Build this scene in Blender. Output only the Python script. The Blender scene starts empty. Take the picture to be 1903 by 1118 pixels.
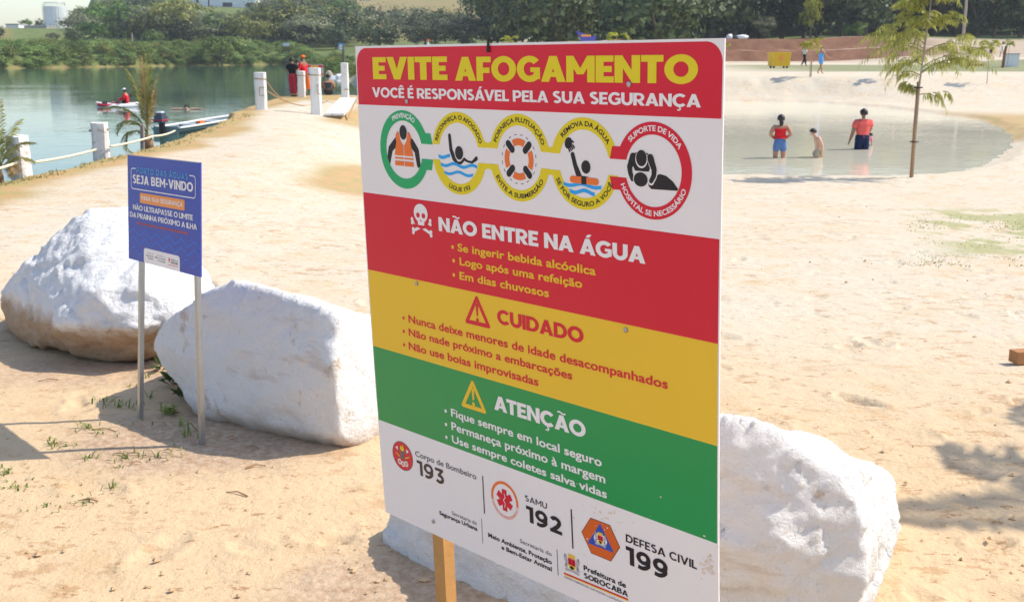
import bpy, bmesh, math, random
import numpy as np
from mathutils import Vector, Matrix, noise as mnoise

S = bpy.context.scene
COL = S.collection
R = math.radians

# ------------------------------------------------------------------ camera
FPX, CX, CY, HORIZON = 2100.0, 951.5, 559.0, 92.0          # focal length and picture centre of the 1903 px photograph
PITCH = math.atan((CY - HORIZON) / FPX)
CAMZ = 1.7
cam = bpy.data.cameras.new('camera')
cam.sensor_width = 36.0
cam.lens = 36.0 * FPX / 1903.0
cam.clip_start = 0.05
cam.clip_end = 6000
cam.dof.use_dof = True
cam.dof.focus_distance = 3.3
cam.dof.aperture_fstop = 11.0
camo = bpy.data.objects.new('camera', cam)
COL.objects.link(camo)
camo.location = (0, 0, CAMZ)
camo.rotation_euler = (math.pi / 2 - PITCH, 0, 0)
S.camera = camo

# ------------------------------------------------------------------ light
SUN_EL = R(48.7)
SUN_AZ = math.atan2(0.981, 0.192)                           # from +Y towards +X
w = bpy.data.worlds.new('World')
S.world = w
w.use_nodes = True
nt = w.node_tree
sky = nt.nodes.new('ShaderNodeTexSky')
sky.sky_type = 'NISHITA'
sky.sun_disc = False
sky.sun_elevation = SUN_EL
sky.sun_rotation = SUN_AZ
sky.air_density = 1.0
sky.dust_density = 1.0
sky.ozone_density = 1.6
bg = nt.nodes['Background']
bg.inputs[1].default_value = 0.15
nt.links.new(sky.outputs[0], bg.inputs[0])
sl = bpy.data.lights.new('sun', 'SUN')
sl.energy = 3.4
sl.angle = R(0.53)
sl.color = (1.0, 0.93, 0.81)
so = bpy.data.objects.new('sun', sl)
COL.objects.link(so)
sd = Vector((math.sin(SUN_AZ) * math.cos(SUN_EL), math.cos(SUN_AZ) * math.cos(SUN_EL), math.sin(SUN_EL)))
so.rotation_euler = sd.to_track_quat('Z', 'Y').to_euler()
so.location = (30, 5, 40)
S.view_settings.view_transform = 'Standard'
S.view_settings.look = 'None'
S.view_settings.gamma = 1.0
S.view_settings.exposure = 0.66
S.render.engine = 'CYCLES'
S.cycles.max_bounces = 8
S.cycles.transparent_max_bounces = 8


# ------------------------------------------------------------------ helpers
def ray(px, py):
    cx = (px - CX) / FPX
    cy = -(py - CY) / FPX
    sp, cp = math.sin(PITCH), math.cos(PITCH)
    return np.array([cx, cp + cy * sp, -sp + cy * cp])


def onz(px, py, z):
    d = ray(px, py)
    p = d * ((z - CAMZ) / d[2])
    return Vector((p[0], p[1], z))


def aty(px, py, y):
    d = ray(px, py)
    p = d * (y / d[1])
    return Vector((p[0], p[1], CAMZ + p[2]))


def tag(o, label=None, cat=None, group=None, kind=None):
    if label: o['label'] = label
    if cat: o['category'] = cat
    if group: o['group'] = group
    if kind: o['kind'] = kind
    return o


def empty(name, loc, label, cat, group=None, rz=0.0):
    o = bpy.data.objects.new(name, None)
    o.empty_display_size = 0.2
    COL.objects.link(o)
    o.location = loc
    o.rotation_euler = (0, 0, rz)
    return tag(o, label, cat, group)


def link(name, me, mats=(), parent=None):
    for m in mats:
        me.materials.append(m)
    o = bpy.data.objects.new(name, me)
    COL.objects.link(o)
    if parent: o.parent = parent
    return o


class MB:
    """collects shapes into one mesh"""
    def __init__(s):
        s.v = []; s.f = []; s.mi = []; s.m = []; s.tone = []; s.cur = 0; s.t = 0.5

    def mat(s, m):
        if m not in s.m: s.m.append(m)
        s.cur = s.m.index(m)
        return s

    def add(s, vs, fs):
        b = len(s.v)
        s.v.extend([tuple(p) for p in vs])
        s.tone.extend([s.t] * len(vs))
        for f in fs:
            s.f.append(tuple(b + i for i in f)); s.mi.append(s.cur)
        return s

    def box(s, c, d, rot=None, taper=1.0):
        x, y, z = d[0] / 2, d[1] / 2, d[2] / 2
        vs = []
        for k, (sx, sy, sz) in enumerate([(-1, -1, -1), (1, -1, -1), (1, 1, -1), (-1, 1, -1), (-1, -1, 1), (1, -1, 1), (1, 1, 1), (-1, 1, 1)]):
            t = taper if sz > 0 else 1.0
            p = Vector((sx * x * t, sy * y * t, sz * z))
            if rot is not None: p = rot @ p
            vs.append(p + Vector(c))
        return s.add(vs, [(0, 3, 2, 1), (4, 5, 6, 7), (0, 1, 5, 4), (1, 2, 6, 5), (2, 3, 7, 6), (3, 0, 4, 7)])

    def tube(s, pts, rad, n=8, cap=True):
        pts = [Vector(p) for p in pts]
        if not hasattr(rad, '__len__'): rad = [rad] * len(pts)
        b = len(s.v)
        vs = []; fs = []
        for i, p in enumerate(pts):
            d = (pts[min(i + 1, len(pts) - 1)] - pts[max(i - 1, 0)])
            if d.length < 1e-9: d = Vector((0, 0, 1))
            d.normalize()
            a = d.cross(Vector((0, 0, 1)))
            if a.length < 0.05: a = d.cross(Vector((0, 1, 0)))
            a.normalize()
            c = d.cross(a)
            for k in range(n):
                t = 2 * math.pi * k / n
                vs.append(p + (a * math.cos(t) + c * math.sin(t)) * rad[i])
        for i in range(len(pts) - 1):
            for k in range(n):
                k2 = (k + 1) % n
                fs.append((i * n + k, i * n + k2, (i + 1) * n + k2, (i + 1) * n + k))
        if cap:
            fs.append(tuple(range(n))[::-1]); fs.append(tuple((len(pts) - 1) * n + k for k in range(n)))
        return s.add(vs, fs)

    def build(s, name, parent=None, mats=None, smooth=False, origin=None):
        me = bpy.data.meshes.new(name)
        v = s.v
        if origin is not None:
            ox, oy, oz = origin
            v = [(a - ox, b - oy, c - oz) for a, b, c in v]
        me.from_pydata(v, [], s.f)
        for m in (mats or s.m): me.materials.append(m)
        if not mats and len(s.m) > 1:
            me.polygons.foreach_set('material_index', s.mi)
        if smooth: me.polygons.foreach_set('use_smooth', [True] * len(s.f))
        at = me.attributes.new('tone', 'FLOAT', 'POINT')
        at.data.foreach_set('value', s.tone)
        me.update()
        o = bpy.data.objects.new(name, me)
        COL.objects.link(o)
        if parent: o.parent = parent
        return o


# ------------------------------------------------------------------ materials
def N(nt, t, **kw):
    n = nt.nodes.new(t)
    for k, v in kw.items(): setattr(n, k, v)
    return n


def new_mat(name):
    m = bpy.data.materials.new(name)
    m.use_nodes = True
    return m, m.node_tree, m.node_tree.nodes['Principled BSDF']


def plain(name, col, rough=0.6, spec=0.4, metal=0.0, vary=0.12, scale=8.0, bump=0.0, bscale=40.0, dirt=None, dirt_amt=0.0, dscale=6.0):
    """a colour with soft mottling, optional stains and relief"""
    m, nt, b = new_mat(name)
    L = nt.links.new
    co = N(nt, 'ShaderNodeTexCoord')
    no = N(nt, 'ShaderNodeTexNoise')
    no.inputs['Scale'].default_value = scale; no.inputs['Detail'].default_value = 6
    L(co.outputs['Object'], no.inputs['Vector'])
    mx = N(nt, 'ShaderNodeMix', data_type='RGBA')
    c = np.array(col)
    mx.inputs[6].default_value = (*np.clip(c * (1 - vary), 0, 1), 1)
    mx.inputs[7].default_value = (*np.clip(c * (1 + vary), 0, 1), 1)
    L(no.outputs['Fac'], mx.inputs[0])
    out = mx.outputs[2]
    if dirt is not None:
        n2 = N(nt, 'ShaderNodeTexNoise'); n2.inputs['Scale'].default_value = dscale; n2.inputs['Detail'].default_value = 8; n2.inputs['Roughness'].default_value = .65
        L(co.outputs['Object'], n2.inputs['Vector'])
        rp = N(nt, 'ShaderNodeValToRGB')
        rp.color_ramp.elements[0].position = 1 - dirt_amt - .08; rp.color_ramp.elements[1].position = 1 - dirt_amt + .08
        L(n2.outputs['Fac'], rp.inputs[0])
        m2 = N(nt, 'ShaderNodeMix', data_type='RGBA')
        L(rp.outputs[0], m2.inputs[0]); L(out, m2.inputs[6]); m2.inputs[7].default_value = (*dirt, 1)
        out = m2.outputs[2]
    L(out, b.inputs['Base Color'])
    b.inputs['Roughness'].default_value = rough
    b.inputs['Specular IOR Level'].default_value = spec
    b.inputs['Metallic'].default_value = metal
    if bump:
        n3 = N(nt, 'ShaderNodeTexNoise'); n3.inputs['Scale'].default_value = bscale; n3.inputs['Detail'].default_value = 5
        L(co.outputs['Object'], n3.inputs['Vector'])
        bp = N(nt, 'ShaderNodeBump'); bp.inputs['Strength'].default_value = 1; bp.inputs['Distance'].default_value = bump
        L(n3.outputs['Fac'], bp.inputs['Height']); L(bp.outputs[0], b.inputs['Normal'])
    return m


def leaf_mat(name, dark, light, trans=0.3, rough=0.55, hue=0.0):
    """leaf colour runs from dark to light with each clump's own tone"""
    m, nt, b = new_mat(name)
    L = nt.links.new
    a = N(nt, 'ShaderNodeAttribute', attribute_name='tone')
    oi = N(nt, 'ShaderNodeObjectInfo')
    mx = N(nt, 'ShaderNodeMix', data_type='RGBA')
    mx.inputs[6].default_value = (*dark, 1); mx.inputs[7].default_value = (*light, 1)
    L(a.outputs['Fac'], mx.inputs[0])
    hs = N(nt, 'ShaderNodeHueSaturation')
    mr = N(nt, 'ShaderNodeMapRange'); mr.inputs[3].default_value = 0.5 - hue; mr.inputs[4].default_value = 0.5 + hue
    L(oi.outputs['Random'], mr.inputs[0]); L(mr.outputs[0], hs.inputs['Hue'])
    L(mx.outputs[2], hs.inputs['Color'])
    L(hs.outputs[0], b.inputs['Base Color'])
    b.inputs['Roughness'].default_value = rough
    b.inputs['Specular IOR Level'].default_value = 0.3
    tr = N(nt, 'ShaderNodeBsdfTranslucent')
    L(hs.outputs[0], tr.inputs[0])
    ms = N(nt, 'ShaderNodeMixShader'); ms.inputs[0].default_value = trans
    L(b.outputs[0], ms.inputs[1]); L(tr.outputs[0], ms.inputs[2])
    L(ms.outputs[0], nt.nodes['Material Output'].inputs[0])
    return m


# ------------------------------------------------------------------ numpy value noise
def _h(ix, iy, seed):
    n = (ix.astype(np.int64) * 374761393 + iy.astype(np.int64) * 668265263 + seed * 974711) & 0x7fffffff
    n = ((n ^ (n >> 13)) * 1274126177) & 0x7fffffff
    n = n ^ (n >> 16)
    return (n & 0xffff) / 65535.0


def vn(x, y, seed=0):
    ix = np.floor(x); iy = np.floor(y)
    fx = x - ix; fy = y - iy
    fx = fx * fx * (3 - 2 * fx); fy = fy * fy * (3 - 2 * fy)
    a = _h(ix, iy, seed); b = _h(ix + 1, iy, seed); c = _h(ix, iy + 1, seed); d = _h(ix + 1, iy + 1, seed)
    return (a * (1 - fx) + b * fx) * (1 - fy) + (c * (1 - fx) + d * fx) * fy


def fbm(x, y, seed=0, o=4):
    s = 0; a = .5; t = 0
    for k in range(o):
        s = s + a * vn(x * 2 ** k, y * 2 ** k, seed + k); t += a; a *= .5
    return s / t


def sst(a, b, x):
    t = np.clip((x - a) / (b - a), 0, 1)
    return t * t * (3 - 2 * t)


def sdpoly(px, py, poly):
    """signed distance to a polygon, negative inside"""
    poly = np.array(poly, float)
    d = np.full(px.shape, 1e18); ins = np.zeros(px.shape, bool)
    n = len(poly)
    for i in range(n):
        ax, ay = poly[i]; bx, by = poly[(i + 1) % n]
        ex, ey = bx - ax, by - ay
        wx, wy = px - ax, py - ay
        t = np.clip((wx * ex + wy * ey) / (ex * ex + ey * ey), 0, 1)
        d = np.minimum(d, (wx - ex * t) ** 2 + (wy - ey * t) ** 2)
        c = (ay > py) != (by > py)
        with np.errstate(divide='ignore', invalid='ignore'):
            xi = ax + (py - ay) * ex / (ey if ey != 0 else 1e-12)
        ins ^= c & (px < xi)
    return np.where(ins, -np.sqrt(d), np.sqrt(d))


# ------------------------------------------------------------------ the ground
POND_Z, LAKE_Z = -1.05, -1.30
_pp = [(1345, 326), (1500, 329), (1640, 328), (1740, 322), (1815, 303), (1852, 280), (1862, 257), (1850, 237), (1805, 222), (1720, 211), (1600, 198), (1480, 191), (1345, 189), (1050, 190), (880, 210), (830, 250), (900, 300), (1100, 322)]
POND = [tuple(onz(a, b, POND_Z)[:2]) for a, b in _pp]
# the lake: left of the causeway, round its end, and on to the far bank
LAKE = [(-7.95, -40), (-7.95, 12), (-7.95, 17), (-7.7, 22), (-8.1, 28), (-8.7, 33), (-9.3, 36), (-10.4, 49.5), (-7.6, 52), (-5.0, 52), (-4.5, 70), (-13.5, 98), (-19, 128), (-32, 190), (-46, 236), (-62, 214), (-83, 182), (-110, 165), (-400, 150), (-400, -40)]
BANKX = [(1350, 140), (1900, 140)]


def terrain(x, y):
    x = np.asarray(x, float); y = np.asarray(y, float)
    ys = [-4000, 5, 11, 23, 30, 55, 60, 64, 145, 4000]
    zs = [0, 0, -.3, -.93, -1.0, -1.0, -.5, .22, .3, .3]
    z = np.interp(y, ys, zs)
    # causeway: a low ridge along the lake
    rid = np.interp(y, [-100, 5, 14, 48, 60, 100], [0, 0, -.2, -.25, -.3, .3])
    k = sst(-.8, -5.2, x) * sst(62, 50, y)
    z = z * (1 - k) + rid * k
    # right end climbs towards the far sand road
    z = z + .55 * sst(36, 50, x) * sst(75, 105, y)
    # earth terraces behind the beach
    wv = .5 * (fbm(x * .12, y * 0 + 3, 5) - .5)
    ext = sst(66, 42, x) * sst(8, 14, x)
    z = z + ext * (1.25 * sst(140, 141.2, y + wv) + 1.45 * sst(146.5, 147.9, y + wv))
    z = z + (1 - ext) * (2.6 * sst(128, 165, y)) * sst(-20, 20, x)
    z = z + sst(160, 420, y) * 10 * sst(-10, 60, x)
    # pond basin
    dp = sdpoly(x, y, POND)
    jag = .5 * (fbm(x * .9, y * .9, 11) - .5) * sst(14, 19, x + (y - 30) * .1) + .25 * (fbm(x * 1.7, y * 1.7, 12) - .5)
    dp = dp + jag * 1.6 - .35
    sh = sst(0, 5.5, dp)
    near = np.where(dp < 0, POND_Z - .55 * sst(0, 3.0, -dp), POND_Z + .02 + .10 * sst(0, .5, dp))
    far = (y > 40)
    z = np.where(dp < 6, near * (1 - sh) + z * sh, z)
    # lake basin, bank slopes
    dl = sdpoly(x, y, LAKE)
    dl = dl + .3 * (fbm(x * .8, y * .8, 21) - .5) * sst(0, 14, y) + 2.5 * (fbm(x * .05, y * .05, 23) - .5) * sst(100, 160, y)
    bank = np.where(dl < 0, LAKE_Z - 1.2 * sst(0, 2, -dl) - .02, 0)
    kb = sst(.0, .55, dl / (1 + 6 * sst(90, 130, y)))
    z = np.where(dl < 0, bank, LAKE_Z * (1 - kb) + z * kb)
    # hills beyond the lake
    az = np.arctan2(x, np.maximum(y, 1))                     # bearing
    hill = np.interp(dl, [0, 8, 25, 70, 190, 330, 5000], [0, .9, 1.8, 2.6, 15.5, 27, 27])
    low = np.interp(dl, [0, 8, 25, 60, 110, 400, 5000], [0, .9, 1.8, 3.0, 7.0, 7.5, 8])
    kl = sst(-.340, -.362, az)
    hh = hill * (1 - kl) + low * kl
    kf = sst(60, 160, y) * sst(10, -25, x - (y - 200) * .12)
    z = np.where(dl > 0, z + hh * kf, z)
    return z, dp, dl


def gz(x, y):
    z, _, _ = terrain(np.array([float(x)]), np.array([float(y)]))
    return float(z[0])


def onground(px, py, y0=2.0, y1=500.0):
    """where the line of sight through a picture point first meets the ground"""
    d = ray(px, py)
    t = np.linspace(y0, y1, 6000) if y1 - y0 > 100 else np.linspace(y0, y1, 3000)
    X = d[0] / d[1] * t; Z = CAMZ + d[2] / d[1] * t
    g, _, _ = terrain(X, t)
    i = np.argmax(Z <= g)
    if Z[i] > g[i]: i = len(t) - 1
    return Vector((X[i], t[i], g[i]))


rs = np.random.RandomState(4)
rr = np.concatenate([np.geomspace(.4, 2.6, 45, endpoint=False), np.geomspace(2.6, 26, 370, endpoint=False), np.geomspace(26, 320, 380, endpoint=False), np.geomspace(320, 1500, 50)])
aa = np.concatenate([np.linspace(-34, 34, 560), np.linspace(34, 326, 120)[1:-1]]) * math.pi / 180
RR, AA = np.meshgrid(rr, aa, indexing='ij')
GX = RR * np.sin(AA); GY = RR * np.cos(AA)
GZ, DP, DL = terrain(GX, GY)
land = (DP > .3) & (DL > .4)
beach = sst(0, 1.2, DP) * sst(0.2, 1.0, DL) * sst(140, 70, GY)
GZ = GZ + beach * (.035 * (fbm(GX * .7, GY * .7, 31) - .5) + .014 * (fbm(GX * 2.6, GY * 2.6, 32) - .5)) * sst(60, 12, GY)
GZ = GZ + beach * .006 * (fbm(GX * 11, GY * 11, 33, 3) - .5) * sst(16, 6, GY)
def pier(px, py, z=-.23):
    p = onz(px, py, z); return Vector((p.x, p.y, gz(p.x, p.y)))


# trampled beach: footprints
px_ = rs.uniform(.2, 13, 900); py_ = 3 + 21 * rs.uniform(0, 1, 900) ** 1.2
for i in range(900):
    x0, y0 = px_[i], py_[i]
    if i < 120: x0, y0 = rs.uniform(-4, .5), rs.uniform(3.4, 14)
    th = rs.uniform(0, math.pi); a = rs.uniform(.05, .13); b = a * rs.uniform(.30, .6); dep = rs.uniform(.006, .022)
    j0, j1 = np.searchsorted(rr, max(.4, math.hypot(x0, y0) - .5)), np.searchsorted(rr, math.hypot(x0, y0) + .5)
    sx = GX[j0:j1] - x0; sy = GY[j0:j1] - y0
    u = (sx * math.cos(th) + sy * math.sin(th)) / a; v = (-sx * math.sin(th) + sy * math.cos(th)) / b
    q = u * u + v * v
    GZ[j0:j1] += (-dep * np.exp(-q ** 2 * .7) + dep * .45 * np.exp(-(q - 2.2) ** 2 * 1.5)) * beach[j0:j1]
nr, na = RR.shape
V = np.stack([GX, GY, GZ], -1).reshape(-1, 3)
ii = np.arange(nr - 1)[:, None] * na; jj = np.arange(na)[None, :]; j2 = (jj + 1) % na
F = np.stack([ii + jj, ii + j2, ii + na + j2, ii + na + jj], -1).reshape(-1, 4)[:, ::-1]
me = bpy.data.meshes.new('ground')
me.vertices.add(len(V)); me.vertices.foreach_set('co', V.ravel())
me.loops.add(len(F) * 4); me.loops.foreach_set('vertex_index', F.ravel())
me.polygons.add(len(F)); me.polygons.foreach_set('loop_start', np.arange(len(F)) * 4)
me.update(calc_edges=True)
me.polygons.foreach_set('use_smooth', np.ones(len(F), bool))
# what each stretch of ground is made of
def attr(name, val):
    a = me.attributes.new(name, 'FLOAT', 'POINT'); a.data.foreach_set('value', np.clip(val, 0, 1).astype(np.float32).ravel())
n1 = fbm(GX * .6, GY * .6, 41)
rim = sst(1.75, 1.0, DL + 1.3 * (n1 - .5)) * sst(6, 9, GY) * sst(75, 60, GY)
rim = np.maximum(rim, .9 * sst(1.25, .8, np.hypot((GX + 2.3) / 1.25, (GY - 20.3) / 3.0) + .5 * (n1 - .5)))      # dry turf on the causeway's landward side
rim = np.maximum(rim, sst(33, 36, GY) * sst(-6.3, -5.6, GX) * sst(52, 45, GY) * .9)
rim = np.maximum(rim, sst(34.5, 38.5, GY) * sst(-7.9, -8.5, GX) * sst(52, 49, GY))
rim = np.maximum(rim, sst(44, 46, GY) * sst(52, 49, GY) * sst(0, -4, GX))
wet = sst(.6, .05, DP + 1.2 * (fbm(GX * .8, GY * .8, 43) - .5)) * .8
red = (sst(138.6, 139.4, GY) * sst(143.0, 142.0, GY) + sst(145.0, 146, GY) * sst(150.5, 149, GY)) * sst(66, 42, GX) * sst(8, 14, GX)
red = np.maximum(red, .35 * sst(118, 140, GY) * sst(12, 30, GX))
grass = sst(77, 79, GY + 3 * (n1 - .5)) * sst(112, 106, GY + 6 * (n1 - .5)) * sst(12, 25, GX) * .75
grass = np.maximum(grass, sst(151, 160, GY) * sst(0, 20, GX))
az = np.arctan2(GX, np.maximum(GY, 1))
farl = sst(60, 90, GY) * sst(-6, -3, DL) * sst(10, -25, GX - (GY - 200) * .12)
road = sst(4.0, 2.0, np.abs(DL - 7.5)) * sst(-38, -22, GX) * sst(190, 165, GY)     # sand track along the near end of the far bank
grass = np.maximum(grass, farl * (1 - road))
dry = sst(-.19, -.155, az) * sst(300, 340, GY) * sst(.2, .1, az)                    # mown hillside
dry = np.maximum(dry, sst(-.40, -.42, az) * sst(225, 250, GY))
dry = np.maximum(dry, farl * sst(.9, .3, DL) * (GX < -15))
weed = sst(.47, .60, fbm(GX * 3.2, GY * 2.2, 47) + .12 * vn(GX * 1.1, GY * .8, 48)) * sst(0, .7, GX - 4.3 - .27 * (GY - 12)) * sst(10.5, 11.5, GY) * sst(17.5, 16, GY + .06 * GX)
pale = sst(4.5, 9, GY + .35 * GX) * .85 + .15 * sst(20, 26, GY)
soil_shade = .8 * sst(.85, .35, np.hypot((GX + 1.35) / 1.0, (GY - 4.85) / .75) + .5 * (fbm(GX * 2.2, GY * 2.2, 61) - .5))  # crumbly soil by posts and boulders, its brown also painting the boulder shadows deeper
soil_shade = np.maximum(soil_shade, .7 * sst(.8, .3, np.hypot((GX + .35) / .8, (GY - 3.45) / .5) + .6 * (fbm(GX * 2.5, GY * 2.5, 62) - .5)))
soil_shade = np.maximum(soil_shade, .6 * sst(.9, .4, np.hypot((GX + 2.3) / 1.1, (GY - 6.0) / .5) + .6 * (fbm(GX * 2.5, GY * 2.5, 63) - .5)))
attr('soil_shade', soil_shade); attr('rim', rim); attr('wet', wet * beach); attr('red', red); attr('grass', grass); attr('dry', dry); attr('weed', weed * .62); attr('pale', pale)

m, nt, b = new_mat('sand and earth')
L = nt.links.new
geo = N(nt, 'ShaderNodeNewGeometry')
def noise_n(scale, det=6, rough=.6, stretch=None):
    n = N(nt, 'ShaderNodeTexNoise'); n.inputs['Scale'].default_value = scale; n.inputs['Detail'].default_value = det; n.inputs['Roughness'].default_value = rough
    if stretch:
        mp = N(nt, 'ShaderNodeMapping'); mp.inputs['Scale'].default_value = stretch; L(geo.outputs['Position'], mp.inputs[0]); L(mp.outputs[0], n.inputs['Vector'])
    else: L(geo.outputs['Position'], n.inputs['Vector'])
    return n.outputs['Fac']
def ramp(src, a, b_, c0=(0, 0, 0, 1), c1=(1, 1, 1, 1)):
    r = N(nt, 'ShaderNodeValToRGB'); e = r.color_ramp.elements
    e[0].position = a; e[1].position = b_; e[0].color = c0; e[1].color = c1
    L(src, r.inputs[0]); return r.outputs[0]
def mix(f, a, c):
    x = N(nt, 'ShaderNodeMix', data_type='RGBA')
    for s_, k in ((f, 0), (a, 6), (c, 7)):
        if isinstance(s_, (tuple, float)): x.inputs[k].default_value = s_ if isinstance(s_, float) else (*s_, 1)
        else: L(s_, x.inputs[k])
    return x.outputs[2]
def at_(n): return N(nt, 'ShaderNodeAttribute', attribute_name=n).outputs['Fac']
def math_(op, a, c):
    x = N(nt, 'ShaderNodeMath', operation=op)
    for s_, k in ((a, 0), (c, 1)):
        if isinstance(s_, float): x.inputs[k].default_value = s_
        else: L(s_, x.inputs[k])
    return x.outputs[0]
SAND_TAN, SAND_PALE, SAND_DAMP_SHADE = (.63, .455, .275), (.595, .54, .435), (.40, .22, .10)
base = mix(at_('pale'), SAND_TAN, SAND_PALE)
base = mix(math_('MULTIPLY', ramp(noise_n(.9, 5), .42, .72), .45), base, SAND_TAN)
blot = math_('MULTIPLY', ramp(noise_n(3.0, 8, .68, (1, .8, 1)), .54, .66), .55)
base = mix(blot, base, (.56, .37, .19))
clus = ramp(noise_n(.85, 3), .40, .58)
spec_ = math_('MULTIPLY', math_('MULTIPLY', ramp(noise_n(7.5, 9, .74, (.62, 1, 1)), .552, .582), clus), .62)
base = mix(spec_, base, SAND_DAMP_SHADE)  # specks paint damp sand together with the shaded lee sides of dents
spec2 = math_('MULTIPLY', ramp(noise_n(17.0, 5, .7, (.7, 1, 1)), .612, .635), .78)
base = mix(spec2, base, (.36, .19, .09))
base = mix(at_('soil_shade'), base, mix(ramp(noise_n(26.0, 6, .75), .42, .62), (.35, .22, .145), (.58, .44, .32)))  # soil brown, darkened in colour so the boulder shadows read deeper
grain = noise_n(180.0, 2, .7)
base = mix(math_('MULTIPLY', ramp(grain, .40, .75), .30), base, (.50, .36, .22))
base = mix(at_('wet'), base, mix(ramp(noise_n(2.5, 6), .35, .7), (.50, .36, .21), (.64, .51, .34)))
base = mix(at_('rim'), base, mix(ramp(noise_n(2.2, 7, .7), .38, .62), (.50, .29, .14), (.36, .30, .12)))
base = mix(at_('red'), base, mix(ramp(noise_n(.55, 7, .7), .35, .7), (.16, .072, .042), (.27, .135, .08)))
base = mix(at_('grass'), base, mix(ramp(noise_n(.5, 8, .7), .35, .7), (.085, .13, .03), (.20, .22, .075)))
base = mix(at_('dry'), base, mix(ramp(noise_n(.12, 8, .7), .35, .7), (.30, .21, .09), (.20, .19, .06)))
base = mix(at_('weed'), base, mix(ramp(noise_n(9.0, 4), .4, .6), (.20, .24, .06), (.33, .34, .11)))
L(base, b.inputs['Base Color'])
b.inputs['Roughness'].default_value = .92
b.inputs['Specular IOR Level'].default_value = .15
hgt = math_('ADD', math_('MULTIPLY', noise_n(7.0, 8, .66), .026), math_('ADD', math_('MULTIPLY', noise_n(38.0, 4, .6), .006), math_('MULTIPLY', grain, .0016)))
bp = N(nt, 'ShaderNodeBump'); bp.inputs['Strength'].default_value = .85; bp.inputs['Distance'].default_value = 1.0
L(hgt, bp.inputs['Height']); L(bp.outputs[0], b.inputs['Normal'])
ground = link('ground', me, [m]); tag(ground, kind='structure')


# ------------------------------------------------------------------ water
def water(name, col, rough, sx, sy, amp, scale):
    m, nt, b = new_mat(name)
    L = nt.links.new
    g = N(nt, 'ShaderNodeNewGeometry')
    mp = N(nt, 'ShaderNodeMapping'); mp.inputs['Scale'].default_value = (sx, sy, 1)
    L(g.outputs['Position'], mp.inputs[0])
    n = N(nt, 'ShaderNodeTexNoise'); n.inputs['Scale'].default_value = scale; n.inputs['Detail'].default_value = 4
    n2 = N(nt, 'ShaderNodeTexNoise'); n2.inputs['Scale'].default_value = scale * .07; n2.inputs['Detail'].default_value = 3
    L(mp.outputs[0], n.inputs['Vector']); L(mp.outputs[0], n2.inputs['Vector'])
    mu = N(nt, 'ShaderNodeMath', operation='MULTIPLY'); L(n.outputs['Fac'], mu.inputs[0])
    mr = N(nt, 'ShaderNodeMapRange'); mr.inputs[1].default_value = .35; mr.inputs[2].default_value = .65; mr.inputs[3].default_value = .35; mr.inputs[4].default_value = 1.3
    L(n2.outputs['Fac'], mr.inputs[0]); L(mr.outputs[0], mu.inputs[1])
    bp = N(nt, 'ShaderNodeBump'); bp.inputs['Distance'].default_value = amp; bp.inputs['Strength'].default_value = 1
    L(mu.outputs[0], bp.inputs['Height']); L(bp.outputs[0], b.inputs['Normal'])
    b.inputs['Base Color'].default_value = (*col, 1)
    b.inputs['Roughness'].default_value = rough
    b.inputs['IOR'].default_value = 1.333
    b.inputs['Specular IOR Level'].default_value = .5
    return m


mb = MB(); mb.add([(-500, -60, LAKE_Z), (-2, -60, LAKE_Z), (-2, 120, LAKE_Z), (20, 280, LAKE_Z), (-500, 280, LAKE_Z)], [(0, 1, 2, 3, 4)])
lake = mb.build('lake_water', mats=[water('lake water', (.050, .110, .085), .04, .6, 1.0, .013, 1.3)]); tag(lake, kind='structure')
c_ = np.mean(POND, 0)
mb = MB(); mb.add([(c_[0] + (x - c_[0]) * 1.12, c_[1] + (y - c_[1]) * 1.12, POND_Z) for x, y in POND], [tuple(range(len(POND)))])
pond = mb.build('pond_water', mats=[water('pond water', (.66, .62, .48), .05, .8, 1.0, .009, 3.0)]); tag(pond, kind='structure')

# ------------------------------------------------------------------ colours used by several things
M_RED = plain('sign red', (.72, .014, .040), .35, .35, vary=.04, scale=3)
M_YEL = plain('sign yellow print', (.84, .66, .020), .4, .3, vary=.03)
M_BAND_Y = plain('sign yellow band', (.90, .56, .035), .35, .35, vary=.04, scale=3)
M_BAND_G = plain('sign green band', (.016, .32, .085), .32, .4, vary=.06, scale=3, dirt=(.35, .28, .18), dirt_amt=.24, dscale=16)
M_WHITE = plain('sign white', (.90, .84, .83), .4, .3, vary=.02)
M_TXT_W = plain('white print', (.91, .86, .85), .4, .3, vary=.02)
M_GREEN = plain('green print', (.03, .42, .15), .4, .3, vary=.03)
M_ORG = plain('orange print', (.90, .20, .045), .4, .3, vary=.03)
M_BLUE = plain('light blue print', (.03, .40, .88), .4, .3, vary=.03)
M_BLACK = plain('black print', (.022, .016, .02), .45, .3, vary=.1)
M_BROWN = plain('faded black print', (.07, .045, .04), .45, .3, vary=.1)
M_GREY = plain('grey print', (.16, .15, .16), .45, .3, vary=.1)
M_PALE = plain('pale grey print', (.50, .47, .49), .45, .3, vary=.05)
M_DORG = plain('deep orange print', (.72, .13, .02), .4, .3, vary=.03)
M_ROYAL = plain('royal blue print', (.03, .09, .46), .4, .3, vary=.03)
M_ZINC = plain('galvanised steel', (.40, .40, .40), .38, .5, metal=.85, vary=.12, scale=22, bump=.0006, bscale=90)
M_WOOD = plain('bare pine stake', (.52, .27, .09), .7, .3, vary=.25, scale=14, bump=.002, bscale=60)
M_RUBBER = plain('black plastic', (.015, .015, .016), .45, .4)

# ------------------------------------------------------------------ lettering
_tc = {}


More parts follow.
